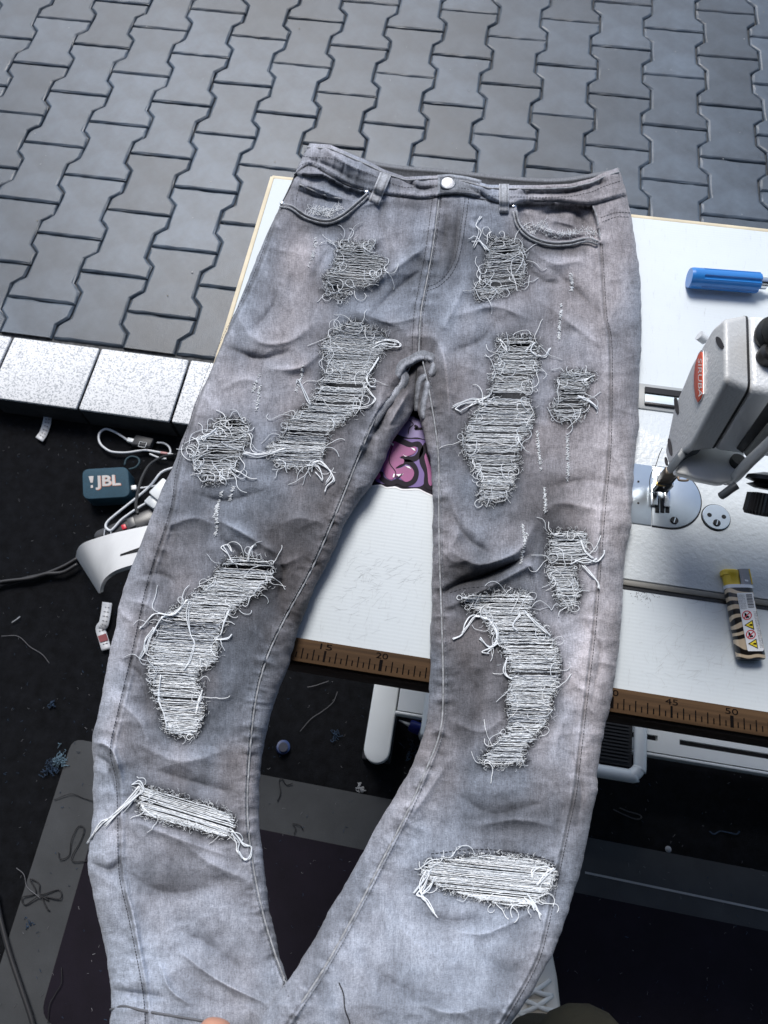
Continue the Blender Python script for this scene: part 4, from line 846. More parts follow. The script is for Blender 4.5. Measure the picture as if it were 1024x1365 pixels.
jn = thing('ripped_jeans', 'grey washed ripped skinny jeans laid over the white table with legs hanging towards the viewer', 'jeans', (.2, .2, ZT))
ZM = np.full((1500, 1040), -1.0)
def cloth(name, V, F, uv, col, parent=jn):
    me = bpy.data.meshes.new(name); me.vertices.add(len(V)); me.vertices.foreach_set('co', V.ravel())
    me.loops.add(F.size); me.loops.foreach_set('vertex_index', F.ravel().astype(np.int32)); me.polygons.add(len(F)); me.polygons.foreach_set('loop_start', np.arange(0, F.size, 4, dtype=np.int32))
    me.update(calc_edges=True); me.validate()
    l = me.uv_layers.new(name='UVMap'); l.data.foreach_set('uv', uv[F.ravel()].astype(np.float32).ravel())
    a = me.color_attributes.new('wash_shade', 'FLOAT_COLOR', 'POINT'); a.data.foreach_set('color', np.c_[col, np.ones(len(col))].astype(np.float32).ravel())
    me.polygons.foreach_set('use_smooth', [True] * len(me.polygons)); return link(name, me, M_den, parent)
def compact(V, F, uv, col):
    u, inv = np.unique(F, return_inverse=True); return V[u], inv.reshape(F.shape), uv[u], col[u]
HALF = {}
for right, P, s, v in ((False, PL, sL, vL), (True, PR, sR, vR)):
    X, Y, base, H, pk, edge, FH = heights(P, s, v, right)
    wbl = WB_R if right else WB_L
    wb = Y < np.interp(X, wbl[:, 0], wbl[:, 1]) ; Dw, _, _ = segdist(X, Y, wbl); wb &= (v < 90)[:, None]; nearw = (v < 110)[:, None]
    H += np.where(wb, .0020 * np.clip(Dw / 6, 0, 1) ** .7, 0) - .0012 * np.exp(-((Dw - 2) / 4.0) ** 2) * (~wb) * nearw - .0012 * np.exp(-(Dw / 1.5) ** 2) * nearw
    rim = np.clip(v / 16, 0, 1)[:, None]                                     # rolled top edge
    H += -.003 * (1 - rim) ** 2 + .008 * np.exp(-(v / 45) ** 2)[:, None] * np.sin(np.pi * s)[None] ** .5
    ripd = np.full(X.shape, 1e3); hole = np.zeros(X.shape, bool)
    for r in RIPS:
        q = r['q']; x0, y0 = q.min(0) - 50; x1, y1 = q.max(0) + 50; k = (X > x0) & (X < x1) & (Y > y0) & (Y < y1)
        if not k.any(): continue
        if (np.mean(q[:, 0]) > 560) != right and q[:, 1].mean() < 1050: continue
        if (q[:, 0].mean() > 400) != right and q[:, 1].mean() > 1030: continue
        D, _, _ = segdist(X[k], Y[k], np.vstack([q, q[:1]])); jag = 3.2 * vnoise(X[k] / 5, Y[k] / 5, 41, 3)
        ins = inpoly(X[k], Y[k], q); sdist = np.where(ins, -D, D); hole[k] |= sdist + jag < 0; ripd[k] = np.minimum(ripd[k], np.maximum(sdist, 0))
        H[k] += .0012 * np.exp(-((sdist - 2) / 5) ** 2)
    pk2 = pk - .9 * np.exp(-(Dw / 2) ** 2) * nearw
    Z = base + H; Wd = atv(X, Y, Z); col =  wash_shade(X, Y, pk2 + 1.6 * np.exp(-(v / 7) ** 2)[:, None] + 1.5 * np.exp(-((Dw - 5) / 3) ** 2) * wb, ripd, FH)
    HALF[right] = dict(X=X, Y=Y, Z=Z, base=base)
    ix, iy = np.clip(np.round(X).astype(int), 0, 1039), np.clip(np.round(Y).astype(int), 0, 1499); np.maximum.at(ZM, (iy, ix), Z)
    idx = np.arange(NU * NV).reshape(NV, NU); F = np.stack([idx[:-1, :-1], idx[1:, :-1], idx[1:, 1:], idx[:-1, 1:]], -1)
    bad = hole[:-1, :-1] & hole[1:, 1:]; iswb = (wb[:-1, :-1] & wb[1:, 1:])
    uv = np.stack([X / 1400, Y / 1300], -1).reshape(-1, 2)
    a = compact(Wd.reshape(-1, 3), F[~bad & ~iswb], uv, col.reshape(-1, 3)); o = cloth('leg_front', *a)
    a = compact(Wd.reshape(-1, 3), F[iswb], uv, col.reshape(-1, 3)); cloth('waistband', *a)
    # back panel: lies on the table, bellies under the legs beyond its edge
    st = 6; Xb, Yb, Bb = X[::st, ::5], Y[::st, ::5], base[::st, ::5]; sb = s[::5][None] * np.ones(Xb.shape)
    bel = np.sqrt(np.clip(1 - (2 * sb - 1) ** 2, 0, 1)); Zb = Bb - .0050 * np.clip(bel * 2, 0, 1) - .016 * bel * np.clip((Yb - 930) / 120, 0, 1)
    top = np.array([(412,191),(450,196),(494,214),(538,222),(590,226),(651,233),(709,238),(752,238),(798,230),(825,224)], float)
    Wb = atv(Xb, Yb, Zb); nr, ncb = Xb.shape; ii = np.arange(nr * ncb).reshape(nr, ncb); Fb = np.stack([ii[:-1, :-1], ii[:-1, 1:], ii[1:, 1:], ii[1:, :-1]], -1).reshape(-1, 4)
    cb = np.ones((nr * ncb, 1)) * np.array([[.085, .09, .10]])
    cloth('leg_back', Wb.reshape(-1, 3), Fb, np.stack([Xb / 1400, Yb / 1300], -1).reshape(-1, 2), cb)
# fill the height map outwards so that threads can lie across holes and edges
for _ in range(40):
    m = ZM < 0
    if not m.any(): break
    Q = np.pad(ZM, 1, constant_values=-1); acc = np.zeros_like(ZM); cnt = np.zeros_like(ZM)
    for dy in (0, 1, 2):
        for dx in (0, 1, 2):
            q = Q[dy:dy + 1500, dx:dx + 1040]; ok = q > 0; acc += np.where(ok, q, 0); cnt += ok
    fill = m & (cnt > 0); ZM[fill] = acc[fill] / cnt[fill]
ZM[ZM < 0] = ZT + .006
def zat(x, y): return ZM[np.clip(np.round(y).astype(int), 0, 1499), np.clip(np.round(x).astype(int), 0, 1039)]
def on(P, off=0.0):
    P = np.asarray(P, float); return atv(P[:, 0], P[:, 1], zat(P[:, 0], P[:, 1]) + off)
def smooth1(a, k=5):
    if len(a) < k: return a
    return np.convolve(np.pad(a, k // 2, mode='edge'), np.ones(k) / k, mode='valid')
def onsm(P, off, k=7):
    P = np.asarray(P, float); z = smooth1(zat(P[:, 0], P[:, 1]), k); return atv(P[:, 0], P[:, 1], z + off)
# inside of the back waistband showing above the front
ti = np.array([(406,197),(440,197),(470,205),(494,214),(538,221),(590,225),(651,232),(709,237),(752,237),(795,230),(826,224)], float); ti = spline(ti, 6)
rows = [(0, .006), (3, .0085), (6, .0085), (10, .006), (22, .004), (40, .003)]
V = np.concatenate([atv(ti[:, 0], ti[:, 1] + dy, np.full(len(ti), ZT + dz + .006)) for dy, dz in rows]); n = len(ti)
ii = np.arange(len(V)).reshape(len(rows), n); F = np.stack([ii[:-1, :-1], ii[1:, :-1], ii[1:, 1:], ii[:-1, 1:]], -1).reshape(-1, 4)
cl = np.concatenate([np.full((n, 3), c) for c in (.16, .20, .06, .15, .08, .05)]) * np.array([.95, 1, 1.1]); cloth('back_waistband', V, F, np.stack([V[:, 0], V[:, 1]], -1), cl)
# stitching and cords
M_st = mat('stitch_thread', (.20, .21, .23), .8, var=.3, vscale=300); M_std = mat('stitch_dark', (.035, .037, .045), .8, var=.2, vscale=300); M_cord = mat('seam_cord', (.30, .31, .33), .85, var=.5, vscale=260)
def resample(pl, step):
    L = np.r_[0, np.cumsum(np.hypot(*np.diff(pl, axis=0).T))]; t = np.arange(0, L[-1], step); return np.stack([np.interp(t, L, pl[:, k]) for k in (0, 1)], 1)
def offs(pl, d):
    T = np.gradient(pl, axis=0); T /= np.linalg.norm(T, axis=1)[:, None] + 1e-9; return pl + np.stack([-T[:, 1], T[:, 0]], 1) * d
def stitches(pl, d, m, r=.00028, step=4.2, duty=.62, lift=.0004, name='stitching'):
    P = resample(offs(spline(np.array(pl, float), 5) if len(pl) < 30 else np.array(pl), d), step); T = np.gradient(P, axis=0); paths = []
    for i in range(len(P) - 1):
        a, b = P[i], P[i] + (P[i + 1] - P[i]) * duty; q = np.array([a, (a + b) / 2, b]); W = on(q, lift); W[1, 2] += .0003; paths.append((W, r))
    V, F = tubes_mesh(paths, 4, False); return mk(name, V, F, m, jn, True)
for key, d in (('LO', 3), ('RO', -3), ('LI', 3), ('RI', -4)):
    pl = SMOOTH[key]; stitches(pl, d, M_std if key in ('LO', 'RO') else M_st)
def cord(pl, r, m, name, off=.0003, step=3):
    P = resample(spline(np.array(pl, float), 6), step); V, F = tubes_mesh([(onsm(P, off), r)], 6); return mk(name, V, F, m, jn, True)
for key in ('LI', 'RI', 'CF'): cord(SMOOTH[key][::2], .00085, M_cord, 'seam_cord', .0008)
stitches(SMOOTH['CF'], 9, M_std); stitches(SMOOTH['CF'], -3, M_std)
FLY = [(625,264),(620,300),(613,340),(602,365),(584,382),(566,388)]
stitches(FLY, 0, M_std); stitches(FLY, 5, M_std)
for po in (POCK_L, POCK_R):
    [cord(offs(spline(np.array(po, float), 5), d_), .0011, mat('pocket_piping', (.32, .335, .36), .85, var=.5, vscale=220), 'pocket_edge', .0014, 2.5) for d_ in (.8, 5.0)]
    stitches(po, 2.9, M_std, lift=.0024, step=3)
stitches([(399,248),(396,262),(394,272)], 0, M_std); stitches([(399,248),(430,262),(455,268)], 0, M_std); cord([(399,246),(430,259),(458,266)], .0009, M_cord, 'coin_pocket_edge', .0004)
cord([(790,274),(796,290),(801,322)], .0008, M_cord, 'yoke_cord', .0006); stitches([(801,290),(822,283),(842,284)], 0, M_std); stitches([(803,296),(822,289),(843,290)], 0, M_std)
for w_ in (WB_L, WB_R): cord(w_[::2], .0006, mat('waist_cord', (.10, .105, .12), .85, var=.4, vscale=200), 'waist_seam', .0002); stitches(w_, -4, M_st); 
# turned top edges
for P_, nm in ((PL, 0), (PR, 1)):
    e = P_[3, ::6]; cord(e, .0011, M_cord, 'waistband_edge', .0004, 4); stitches(P_[9, ::4], 0, M_std)
# raw frayed edges of the pocket openings
def fuzz(pl, n, ln, m, name, off=.0006, r=.00022, par=jn, spread=2.5, ang=None, curl=1.0):
    pl = np.asarray(pl, float); L = np.r_[0, np.cumsum(np.hypot(*np.diff(pl, axis=0).T))]; paths = []
    for t in rng.random(n) * L[-1]:
        p = np.array([np.interp(t, L, pl[:, 0]), np.interp(t, L, pl[:, 1])]) + rng.normal(0, spread, 2); a = rng.random() * 6.283 if ang is None else ang + rng.normal(0, .7); q = [p]; k = rng.normal(0, .5 * curl); l = ln * rng.uniform(.5, 1.4) / 4
        for _ in range(4): a += k; q.append(q[-1] + l * np.array([math.cos(a), math.sin(a)]))
        q = np.array(q); W = onsm(q, off, 3); W[:, 2] += np.linspace(0, rng.uniform(0, .002), 5); paths.append((W, r))
    V, F = tubes_mesh(paths, 3, False); return stuff(mk(name, V, F, m, par, True))
M_yarn = mat('white_yarn', (.60, .63, .66), .85, var=.0, vscale=50); M_fuzz = mat('dark_fuzz', (.035, .037, .044), .9, var=.3, vscale=200)
def _yarn():
    t, b = nodes_of(M_yarn); L = t.links.new; N = t.nodes.new; g = N('ShaderNodeNewGeometry'); r = N('ShaderNodeValToRGB')
    r.color_ramp.elements[0].color = (.62, .66, .71, 1); r.color_ramp.elements[1].color = (.92, .94, .96, 1); e = r.color_ramp.elements.new(.35); e.color = (.79, .83, .87, 1)
    L(g.outputs['Random Per Island'], r.inputs[0]); L(r.outputs[0], b.inputs['Base Color'])
_yarn()
M_yarn2 = mat('grey_yarn', (.33, .36, .41), .85, var=.3, vscale=150)
fuzz([(452,276),(440,284),(425,282),(412,280)], 140, 6, M_yarn, 'frayed_edge'); fuzz([(700,300),(712,308),(722,300),(735,314),(760,312),(778,308),(800,312)], 190, 6, M_yarn, 'frayed_edge')
# ---- the rips: weft threads left across each hole, tangles on its sides, dark fuzz round it
def curl(p, a, n, ln, k0=.35, lift=.0025, r=.00034, down=0):
    q = [np.array(p, float)]; k = rng.normal(0, k0); st = ln / n
    for i in range(n):
        k += rng.normal(0, k0 * .55); k *= .86; a += k; q.append(q[-1] + st * np.array([math.cos(a), math.sin(a)]))
    q = spline(np.array(q), 2); W = onsm(q, .0006, 5); m = len(W); W[:, 2] += lift * np.sin(np.linspace(.3, np.pi * rng.uniform(.8, 1), m)) * rng.uniform(.3, 1.1); return (W, r)
for r in RIPS:
    q = r['q']; c0 = q.mean(0); ca, sa = math.cos(math.radians(r['a'])), math.sin(math.radians(r['a'])); R2 = np.array([[ca, sa], [-sa, ca]])
    L_ = (q - c0) @ R2.T; paths = []
    y = L_[:, 1].min() + 1; gap = False; grey = []
    while y < L_[:, 1].max() - .5:
        xs = []
        for i in range(len(L_)):
            a, b = L_[i], L_[(i + 1) % len(L_)]
            if (a[1] > y) != (b[1] > y): xs.append(a[0] + (b[0] - a[0]) * (y - a[1]) / (b[1] - a[1]))
        xs.sort()
        for k in range(0, len(xs) - 1, 2):
            x0, x1 = xs[k] - rng.uniform(-5, 4), xs[k + 1] + rng.uniform(-5, 4)
            if x1 - x0 < 8 or rng.random() < .05 + .5 * max(0, vnoise(np.array([y / 9. + c0[1]]), np.array([c0[0]]), 72, 2)[0]) or gap: gap = rng.random() < .4; continue
            n = max(5, int((x1 - x0) / 2.6)); xx = np.linspace(x0, x1, n); wob = vnoise(xx / 9 + rng.random() * 50, xx * 0 + rng.random() * 50, int(rng.integers(1e6)), 2) * rng.uniform(.5, 1.9) * r.get('st', .85)
            sag = rng.normal(0, 1.2) * np.sin(np.linspace(0, np.pi, n)); yy = y + wob + sag
            Pp = np.stack([xx, yy], 1) @ R2 + c0; Wp = onsm(Pp, 0, 5); zz = rng.normal(.0014, .0006) - .0007 * np.sin(np.linspace(0, np.pi, n)) + .0004 * rng.normal(0, 1, n)
            Wp[:, 2] += zz; (paths if rng.random() > np.clip(-.02 + .9 * vnoise(np.array([y / 26. + 40]), np.array([c0[0] / 31.]), 71, 2)[0], .02, .8) * (0 if 'st' in r else 1) else grey).append((Wp, rng.uniform(.00019, .00032)))
        y += rng.uniform(.5, 1.05) / r['d']
    V, F = tubes_mesh(paths, 4, False); rp = mk('rip_threads', V, F, M_yarn, jn, True); stuff(rp)
    if grey: V, F = tubes_mesh(grey, 4, False); stuff(mk('rip_threads', V, F, M_yarn2, jn, True))
    per = np.hypot(*np.diff(np.vstack([q, q[:1]]), axis=0).T).sum()
    # tangles: curly loose ends, mostly on the two sides of the hole
    tp = []
    for _ in range(int(per / 9 * r['tangle'])):
        i = rng.integers(len(q)); p = q[i] + rng.normal(0, 3, 2); side = np.sign((p - c0) @ np.array([ca, sa])); a = (0 if side > 0 else math.pi) + rng.normal(0, 1.1) + (math.pi if rng.random() < .6 else 0)
        tp.append(curl(p, a, rng.integers(9, 16), rng.uniform(14, 40), .36, .0026, rng.uniform(.00020, .00034) + .00010 * max(0, r['tangle'] - .8)))
    V, F = tubes_mesh(tp, 4, False); stuff(mk('loose_ends', V, F, M_yarn, jn, True))
    fuzz(np.vstack([q, q[:1]]), int(per * 1.0), 5, M_fuzz, 'dark_fray', .0003, .00018, jn, 2.0)
    fuzz(offs(np.vstack([q, q[:1]]), 0), int(per * 1.6), 5, M_yarn, 'pale_fray', .0004, .00014, jn, 3.2)
# heavier strands that hang out of single rips
STR = [[(324,605),(345,610),(365,605),(380,602)], [(326,603),(346,607),(366,602),(382,598)], [(499,460),(515,455),(530,456),(533,461),(522,462),(508,460)], [(497,463),(512,458),(528,459)], [(505,478),(496,492),(490,505),(494,515),(501,516)], [(487,516),(497,527),(500,533),(490,540),(470,545)],
 [(415,618),(428,616),(440,628),(444,640),(436,648),(433,656)], [(424,618),(436,624),(441,634),(434,646)], [(410,620),(424,624),(430,640),(422,630)], [(395,510),(398,506),(404,520),(411,532),(414,542)],
 [(645,536),(630,533),(615,537),(602,542)], [(648,540),(634,536),(620,540),(608,544),(614,550)], [(652,530),(640,534),(626,541),(616,549)], [(712,456),(708,468),(716,474),(728,474),(732,466)], [(664,453),(672,462),(676,470)], [(700,470),(706,464),(714,458)], [(768,532),(780,530),(790,538),(797,545)], [(770,528),(784,534),(796,544)], [(779,508),(788,504),(794,501)],
 [(762,752),(778,746),(793,750),(803,742),(804,734)], [(766,748),(784,752),(796,746)], [(778,755),(788,766),(796,776),(797,785)], [(775,722),(782,736),(790,745)],
 [(645,824),(630,820),(620,832),(616,846),(604,853)], [(650,826),(634,822),(624,834),(618,844)], [(648,822),(660,834),(664,850),(656,862),(642,870),(650,872)], [(652,826),(662,840),(662,856),(650,868)], [(640,852),(652,862),(664,858)], [(676,876),(672,892),(676,902),(684,904)], [(700,816),(714,830),(726,840),(734,848)], [(702,820),(718,834),(730,844)], [(694,820),(684,834),(690,842)],
 [(250,800),(236,816),(222,822),(214,828),(203,846)], [(248,804),(232,820),(208,818),(190,835),(186,838)], [(206,838),(196,852),(191,868),(186,878)], [(210,840),(200,850),(194,872)], [(253,802),(250,820),(254,846),(258,858),(252,880),(246,892)], [(214,900),(212,930),(218,952),(224,972)], [(306,814),(300,830),(295,846),(288,852),(304,852),(309,846)], [(270,922),(266,934),(262,952),(268,930)], [(311,752),(304,738),(296,730),(304,726),(308,736)], [(331,748),(332,736),(338,728),(342,726)],
 [(188,1050),(178,1062),(160,1078),(142,1094),(128,1110),(117,1125)], [(190,1054),(176,1068),(158,1084),(140,1100)], [(186,1048),(172,1066),(150,1088),(134,1098),(121,1118)], [(184,1056),(166,1074),(146,1092)], [(176,1046),(186,1042),(192,1052),(184,1058)], [(308,1106),(318,1118),(324,1126),(334,1130),(334,1142),(326,1146),(318,1136)], [(310,1110),(318,1122),(316,1134),(324,1144)], [(190,1075),(200,1084),(208,1090)],
 [(568,1160),(562,1176),(560,1190),(572,1208),(584,1224)], [(572,1166),(564,1184),(556,1192),(566,1200),(580,1218)], [(576,1160),(566,1172),(552,1190)], [(580,1170),(570,1186),(562,1194),(572,1206)], [(700,1196),(710,1208),(722,1220)], [(702,1192),(714,1206),(720,1224)], [(706,1196),(712,1212)], [(736,1160),(726,1156),(712,1160),(708,1172)], [(740,1158),(728,1166),(716,1182)],
 [(632,330),(640,310),(634,300),(640,288)], [(626,320),(636,318),(646,328),(652,336)], [(628,322),(640,324),(650,334)], [(288,574),(274,580),(258,586),(246,592)], [(292,572),(276,582),(262,588)]]
paths = []
for s_ in STR:
    for rep in range(2):
        P = np.array(s_, float) + rng.normal(0, 1.0, (len(s_), 2)); P = spline(P, 5); W = onsm(P, .0012 + .0006 * rep, 7); W[:, 2] += .0012 * np.abs(vnoise(np.arange(len(P)) / 6, np.full(len(P), rng.random() * 30), 3, 1)); paths.append((W, rng.uniform(.0004, .0006)))
V, F = tubes_mesh(paths, 5); stuff(mk('hanging_strands', V, F, M_yarn, jn, True))
# picked vertical scratches in the cloth
SCR = [[(748,405),(745,452)], [(756,580),(757,612)], [(757,616),(757,645)], [(716,575),(721,625)], [(726,650),(727,682)], [(761,366),(763,388)], [(346,500),(337,522)], [(347,515),(341,548)], [(404,488),(402,502),(394,522)], [(296,655),(284,692)], [(312,648),(306,668)], [(421,318),(418,340),(411,356)], [(697,700),(699,722)], [(702,712),(694,752)], [(290,676),(288,715)]]
paths = []
for s_ in SCR:
    P = resample(np.array(s_, float), 1.0)
    for i in range(len(P)):
        if rng.random() < .35: continue
        for _ in range(2):
            p = P[i] + rng.normal(0, .8, 2); d = np.array([rng.uniform(.6, 2.0), rng.normal(0, .9)]); q = np.array([p - d, p + rng.normal(0, .4, 2), p + d]); W = on(q, .0004); W[1, 2] += .0006; paths.append((W, .00028))
V, F = tubes_mesh(paths, 3, False); stuff(mk('scratch_fray', V, F, M_yarn, jn, True))
# dashed repair stitches around some rips
for pl in ([(600,790),(622,784),(660,782),(700,786)], [(575,1138),(640,1132),(700,1138),(745,1150)], [(262,985),(272,960),(274,930),(275,900)]): stitches(pl, 0, M_std, step=6)
# belt loops and button
M_loop = M_den
def beltloop(p0, p1, w):
    p0, p1 = np.array(p0, float), np.array(p1, float); d = p1 - p0; l = np.linalg.norm(d); d /= l; nn = np.array([-d[1], d[0]]); ts = np.linspace(0, 1, 14); us = np.linspace(-1, 1, 7); V = []; C = []
    for t in ts:
        for u in us:
            P = p0 + d * l * t + nn * u * w; z = np.median(zat(np.array([p0[0] + d[0] * l * t]), np.array([p0[1] + d[1] * l * t]))) + .0022 + .0022 * math.sin(math.pi * t) - .0012 * abs(u) ** 4 + (.0006 if abs(abs(u) - .66) < .1 else 0)
            if t in (0., 1.): z -= .003
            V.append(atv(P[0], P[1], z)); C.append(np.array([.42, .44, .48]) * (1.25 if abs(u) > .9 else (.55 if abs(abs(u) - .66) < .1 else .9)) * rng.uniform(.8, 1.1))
    V = np.array(V); n = 7; ii = np.arange(len(V)).reshape(14, n); F = np.stack([ii[:-1, :-1], ii[1:, :-1], ii[1:, 1:], ii[:-1, 1:]], -1).reshape(-1, 4); return cloth('belt_loop', V, F, np.stack([V[:, 0], V[:, 1]], -1), np.array(C))
beltloop((515, 230), (498, 271), 7.5); beltloop((672, 245), (672, 285), 6.5)
tabp = [(583,233),(600,231),(622,235),(640,239),(643,250),(641,262),(624,260),(604,259),(583,261)]
Xg, Yg = np.meshgrid(np.linspace(583, 642, 40), np.linspace(230, 264, 26)); topy = np.interp(Xg, [583,600,622,642], [233,232,235,240]); boty = np.interp(Xg, [583,604,624,642], [261,259,260,263]); Yg = topy + (boty - topy) * np.linspace(0, 1, 26)[:, None]
ue = np.minimum(np.minimum(np.linspace(0, 1, 40)[None] * 59, (1 - np.linspace(0, 1, 40)[None]) * 59), np.minimum(Yg - topy, boty - Yg)); zt_ = np.median(zat(np.array([600.]), np.array([247.]))) + 0 * Xg; zt_ = .5 * zt_ + .5 * zat(Xg, Yg)
zt_ = zt_ + .0042 * np.clip(ue / 2.5, 0, 1) ** .5 - .0025 + .0006 * np.exp(-((ue - 2.5) / 1.6) ** 2); Wt = atv(Xg, Yg, zt_).reshape(-1, 3); ii = np.arange(Xg.size).reshape(Xg.shape); Ft = np.stack([ii[:-1, :-1], ii[1:, :-1], ii[1:, 1:], ii[:-1, 1:]], -1).reshape(-1, 4)
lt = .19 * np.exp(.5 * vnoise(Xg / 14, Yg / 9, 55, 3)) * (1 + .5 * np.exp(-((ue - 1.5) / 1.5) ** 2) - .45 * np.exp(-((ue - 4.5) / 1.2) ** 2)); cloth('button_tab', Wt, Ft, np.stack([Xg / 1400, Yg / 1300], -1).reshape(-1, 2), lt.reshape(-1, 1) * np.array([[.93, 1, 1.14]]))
bc = on(np.array([[597., 244.]]), .0035)[0]
lathe('button', bc, (0, -.15, 1), [(.0080, -.003), (.0090, -.0005), (.0090, .0006), (.0082, .0014), (.0070, .0008), (.0062, .0010), (.0005, .0013)], mat('button_metal', (.30, .31, .33), .45, .9, bump=.6, bscale=900, bdist=.0006), jn, 32)
for p in ((376, 271), (489, 256), (685, 275)): lathe('rivet', on(np.array([p], float), .0006)[0], (0, -.1, 1), [(.0024, -.001), (.0024, .0008), (.0015, .0014)], M_chr, jn, 16)
cord([(147,1346),(165,1341),(190,1347),(230,1354),(290,1364),(340,1372)], .0008, mat('hem_cord', (.12, .125, .14), .85), 'hem_seam', .0002)
# rolled cloth bunched at the crotch
def roll(pts, w, h, col, name='crotch_fold'):
    P = spline(np.array(pts, float), 8); T = np.gradient(P, axis=0); T /= np.linalg.norm(T, axis=1)[:, None]; N_ = np.stack([-T[:, 1], T[:, 0]], 1); k = len(P); us = np.linspace(-1, 1, 11); tt = np.linspace(0, 1, k)
    fade = np.clip(np.minimum(tt, 1 - tt) * 6, 0, 1) ** .5; V = []; C = []
    zb_ = smooth1(zat(P[:, 0], P[:, 1]), 15)
    for i in range(k):
        for u in us:
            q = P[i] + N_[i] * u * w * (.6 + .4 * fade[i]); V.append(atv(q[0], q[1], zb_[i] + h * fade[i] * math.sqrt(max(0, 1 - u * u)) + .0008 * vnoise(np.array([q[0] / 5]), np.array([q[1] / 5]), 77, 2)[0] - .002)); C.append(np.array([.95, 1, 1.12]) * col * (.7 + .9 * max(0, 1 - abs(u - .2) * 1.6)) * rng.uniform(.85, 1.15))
    ii = np.arange(len(V)).reshape(k, 11); F = np.stack([ii[:-1, :-1], ii[1:, :-1], ii[1:, 1:], ii[:-1, 1:]], -1).reshape(-1, 4); V = np.array(V); return cloth(name, V, F, np.stack([V[:, 0], V[:, 1]], -1), np.array(C))
roll([(528,505),(536,488),(548,480),(562,474),(574,477),(579,486)], 7, .0045, .26)
roll([(579,480),(576,496),(563,505),(558,525),(556,548)], 6, .004, .2)
roll([(532,490),(538,506),(528,522),(508,545),(495,568)], 8, .0045, .24)
roll([(572,505),(570,522),(566,540),(565,560)], 6, .0035, .24)
tag(tube('thread_tail', onsm(np.array([(452,1310),(458,1325),(460,1345),(466,1362),(468,1380)], float), .001), .0004, M_thr, None, 5), 'fine dark thread lying on the right hem end of the jeans', 'thread')
# =NEXT=
# ================================================================== THINGS ON THE CARPET
M_tealbody = mat('teal_fabric', (.012, .050, .078), .75, var=.2, vscale=300, bump=.5, bscale=1500, bdist=.0005)
sq = [at(110, 666, .041), at(174, 662, .041), at(170, 622, .041), at(110, 625, .041)]
scn = np.mean(sq, 0); spk = thing('bluetooth_speaker', 'small teal fabric portable speaker lying face up on the black carpet', 'speaker', scn * (1, 1, 0))
sxv = (sq[1] - sq[0] + sq[2] - sq[3]) / 2; syv = (sq[3] - sq[0] + sq[2] - sq[1]) / 2
rc_ = [scn + sxv * a + syv * b for a, b in ((-.5, -.5), (.5, -.5), (.5, .5), (-.5, .5))]
prism('speaker_body', [(p[0], p[1], .001) for p in rounded([(p[0], p[1]) for p in rc_], .016, 6) for p in [(p[0], p[1])]], (0, 0, .040), M_tealbody, spk, .006, 3)
M_logo = mat('logo_grey', (.40, .38, .37), .4); M_logo2 = mat('logo_orange', (.45, .13, .05), .5)
lo = scn - sxv * .22 - syv * .22 + (0, 0, .0008)
text('logo_edge', 'JBL', lo + sxv * .012 - syv * .012, sxv * .54, syv * .46, M_logo2, spk, .03); text('logo', 'JBL', lo + (0, 0, .0003), sxv * .54, syv * .46, M_logo, spk, .03)  # orange printed edge, offset behind the grey letters
e0 = scn - sxv * .32 + (0, 0, .0011)
flat('logo_mark', [e0 + syv * .24 - sxv * .04, e0 + syv * .24 + sxv * .07, e0 + syv * .02 + sxv * .05, e0 + syv * .02], M_logo, spk)
flat('logo_mark', [e0 - syv * .06, e0 - syv * .06 + sxv * .05, e0 - syv * .15 + sxv * .05, e0 - syv * .15], M_logo, spk)
lpz = .03
def d4(x, y, z): return at(90 + x / 6.827, 560 + y / 6.827, z)
tube('carry_loop', [d4(x, y, lpz) for x, y in ((520, 410), (535, 360), (580, 332), (640, 345), (655, 385), (620, 430), (560, 448))], .0022, mat('loop_teal', (.012, .04, .055), .7), spk, 8)
M_cab = mat('white_cable', (.62, .64, .67), .45, var=.05); M_cabk = mat('black_cable', (.02, .02, .022), .45); M_pinkc = mat('cable_sleeve', (.55, .30, .30), .5)
cz_ = .012
cb1 = thing('usb_adapter', 'dark square plug adapter with a white looped cable on the carpet beyond the speaker', 'adapter', d4(700, 220, 0))
tube('cable', [d4(x, y, cz_) for x, y in ((560, 190), (500, 150), (430, 108), (345, 82), (288, 130), (300, 215), (380, 280), (470, 296), (560, 294), (650, 280), (730, 276), (850, 296), (980, 316), (1100, 320))], .0026, M_cab, cb1, 8)
prism('plug', [d4(x, y, cz_) for x, y in ((560, 170), (622, 185), (608, 220), (548, 205))], (0, 0, .008), M_wp, cb1, .0015)
prism('adapter_body', [d4(x, y, .004) for x, y in ((645, 160), (808, 195), (768, 274), (592, 246))], (0, 0, .016), mat('adapter_grey', (.03, .032, .036), .5), cb1, .003)
for a, b in (((660, 195), (722, 207)), ((722, 207), (706, 250)), ((706, 250), (644, 238)), ((644, 238), (660, 195))):
    tube('icon_line', [d4(*a, .0212), d4(*b, .0212)], .0007, M_wp, cb1, 6, 2)
tag(tube('white_cable', [d4(x, y, cz_) for x, y in ((815, 205), (880, 212), (925, 245), (938, 290), (920, 318))], .0022, M_cab, None, 8), 'short white cable curling out of the dark adapter', 'cable', 'white cables by the speaker')
tag(tube('white_cable', [d4(x, y, cz_) for x, y in ((750, 308), (800, 330), (850, 348), (900, 352))], .0022, M_cab, None, 8), 'short white cable end below the looped cable, beside the denim', 'cable', 'white cables by the speaker')
tube('cable_sleeve', [d4(x, y, cz_) for x, y in ((850, 296), (915, 306))], .003, M_pinkc, cb1, 8, 3)
tag(tube('black_cable', [d4(x, y, .014 + .02 * t) for t, (x, y) in enumerate([(1040, 318), (960, 318), (860, 338), (750, 405), (680, 520), (648, 620), (632, 700), (622, 790), (640, 850)])], .003, M_cabk, None, 8), 'black cable arching past the right of the teal speaker', 'cable')
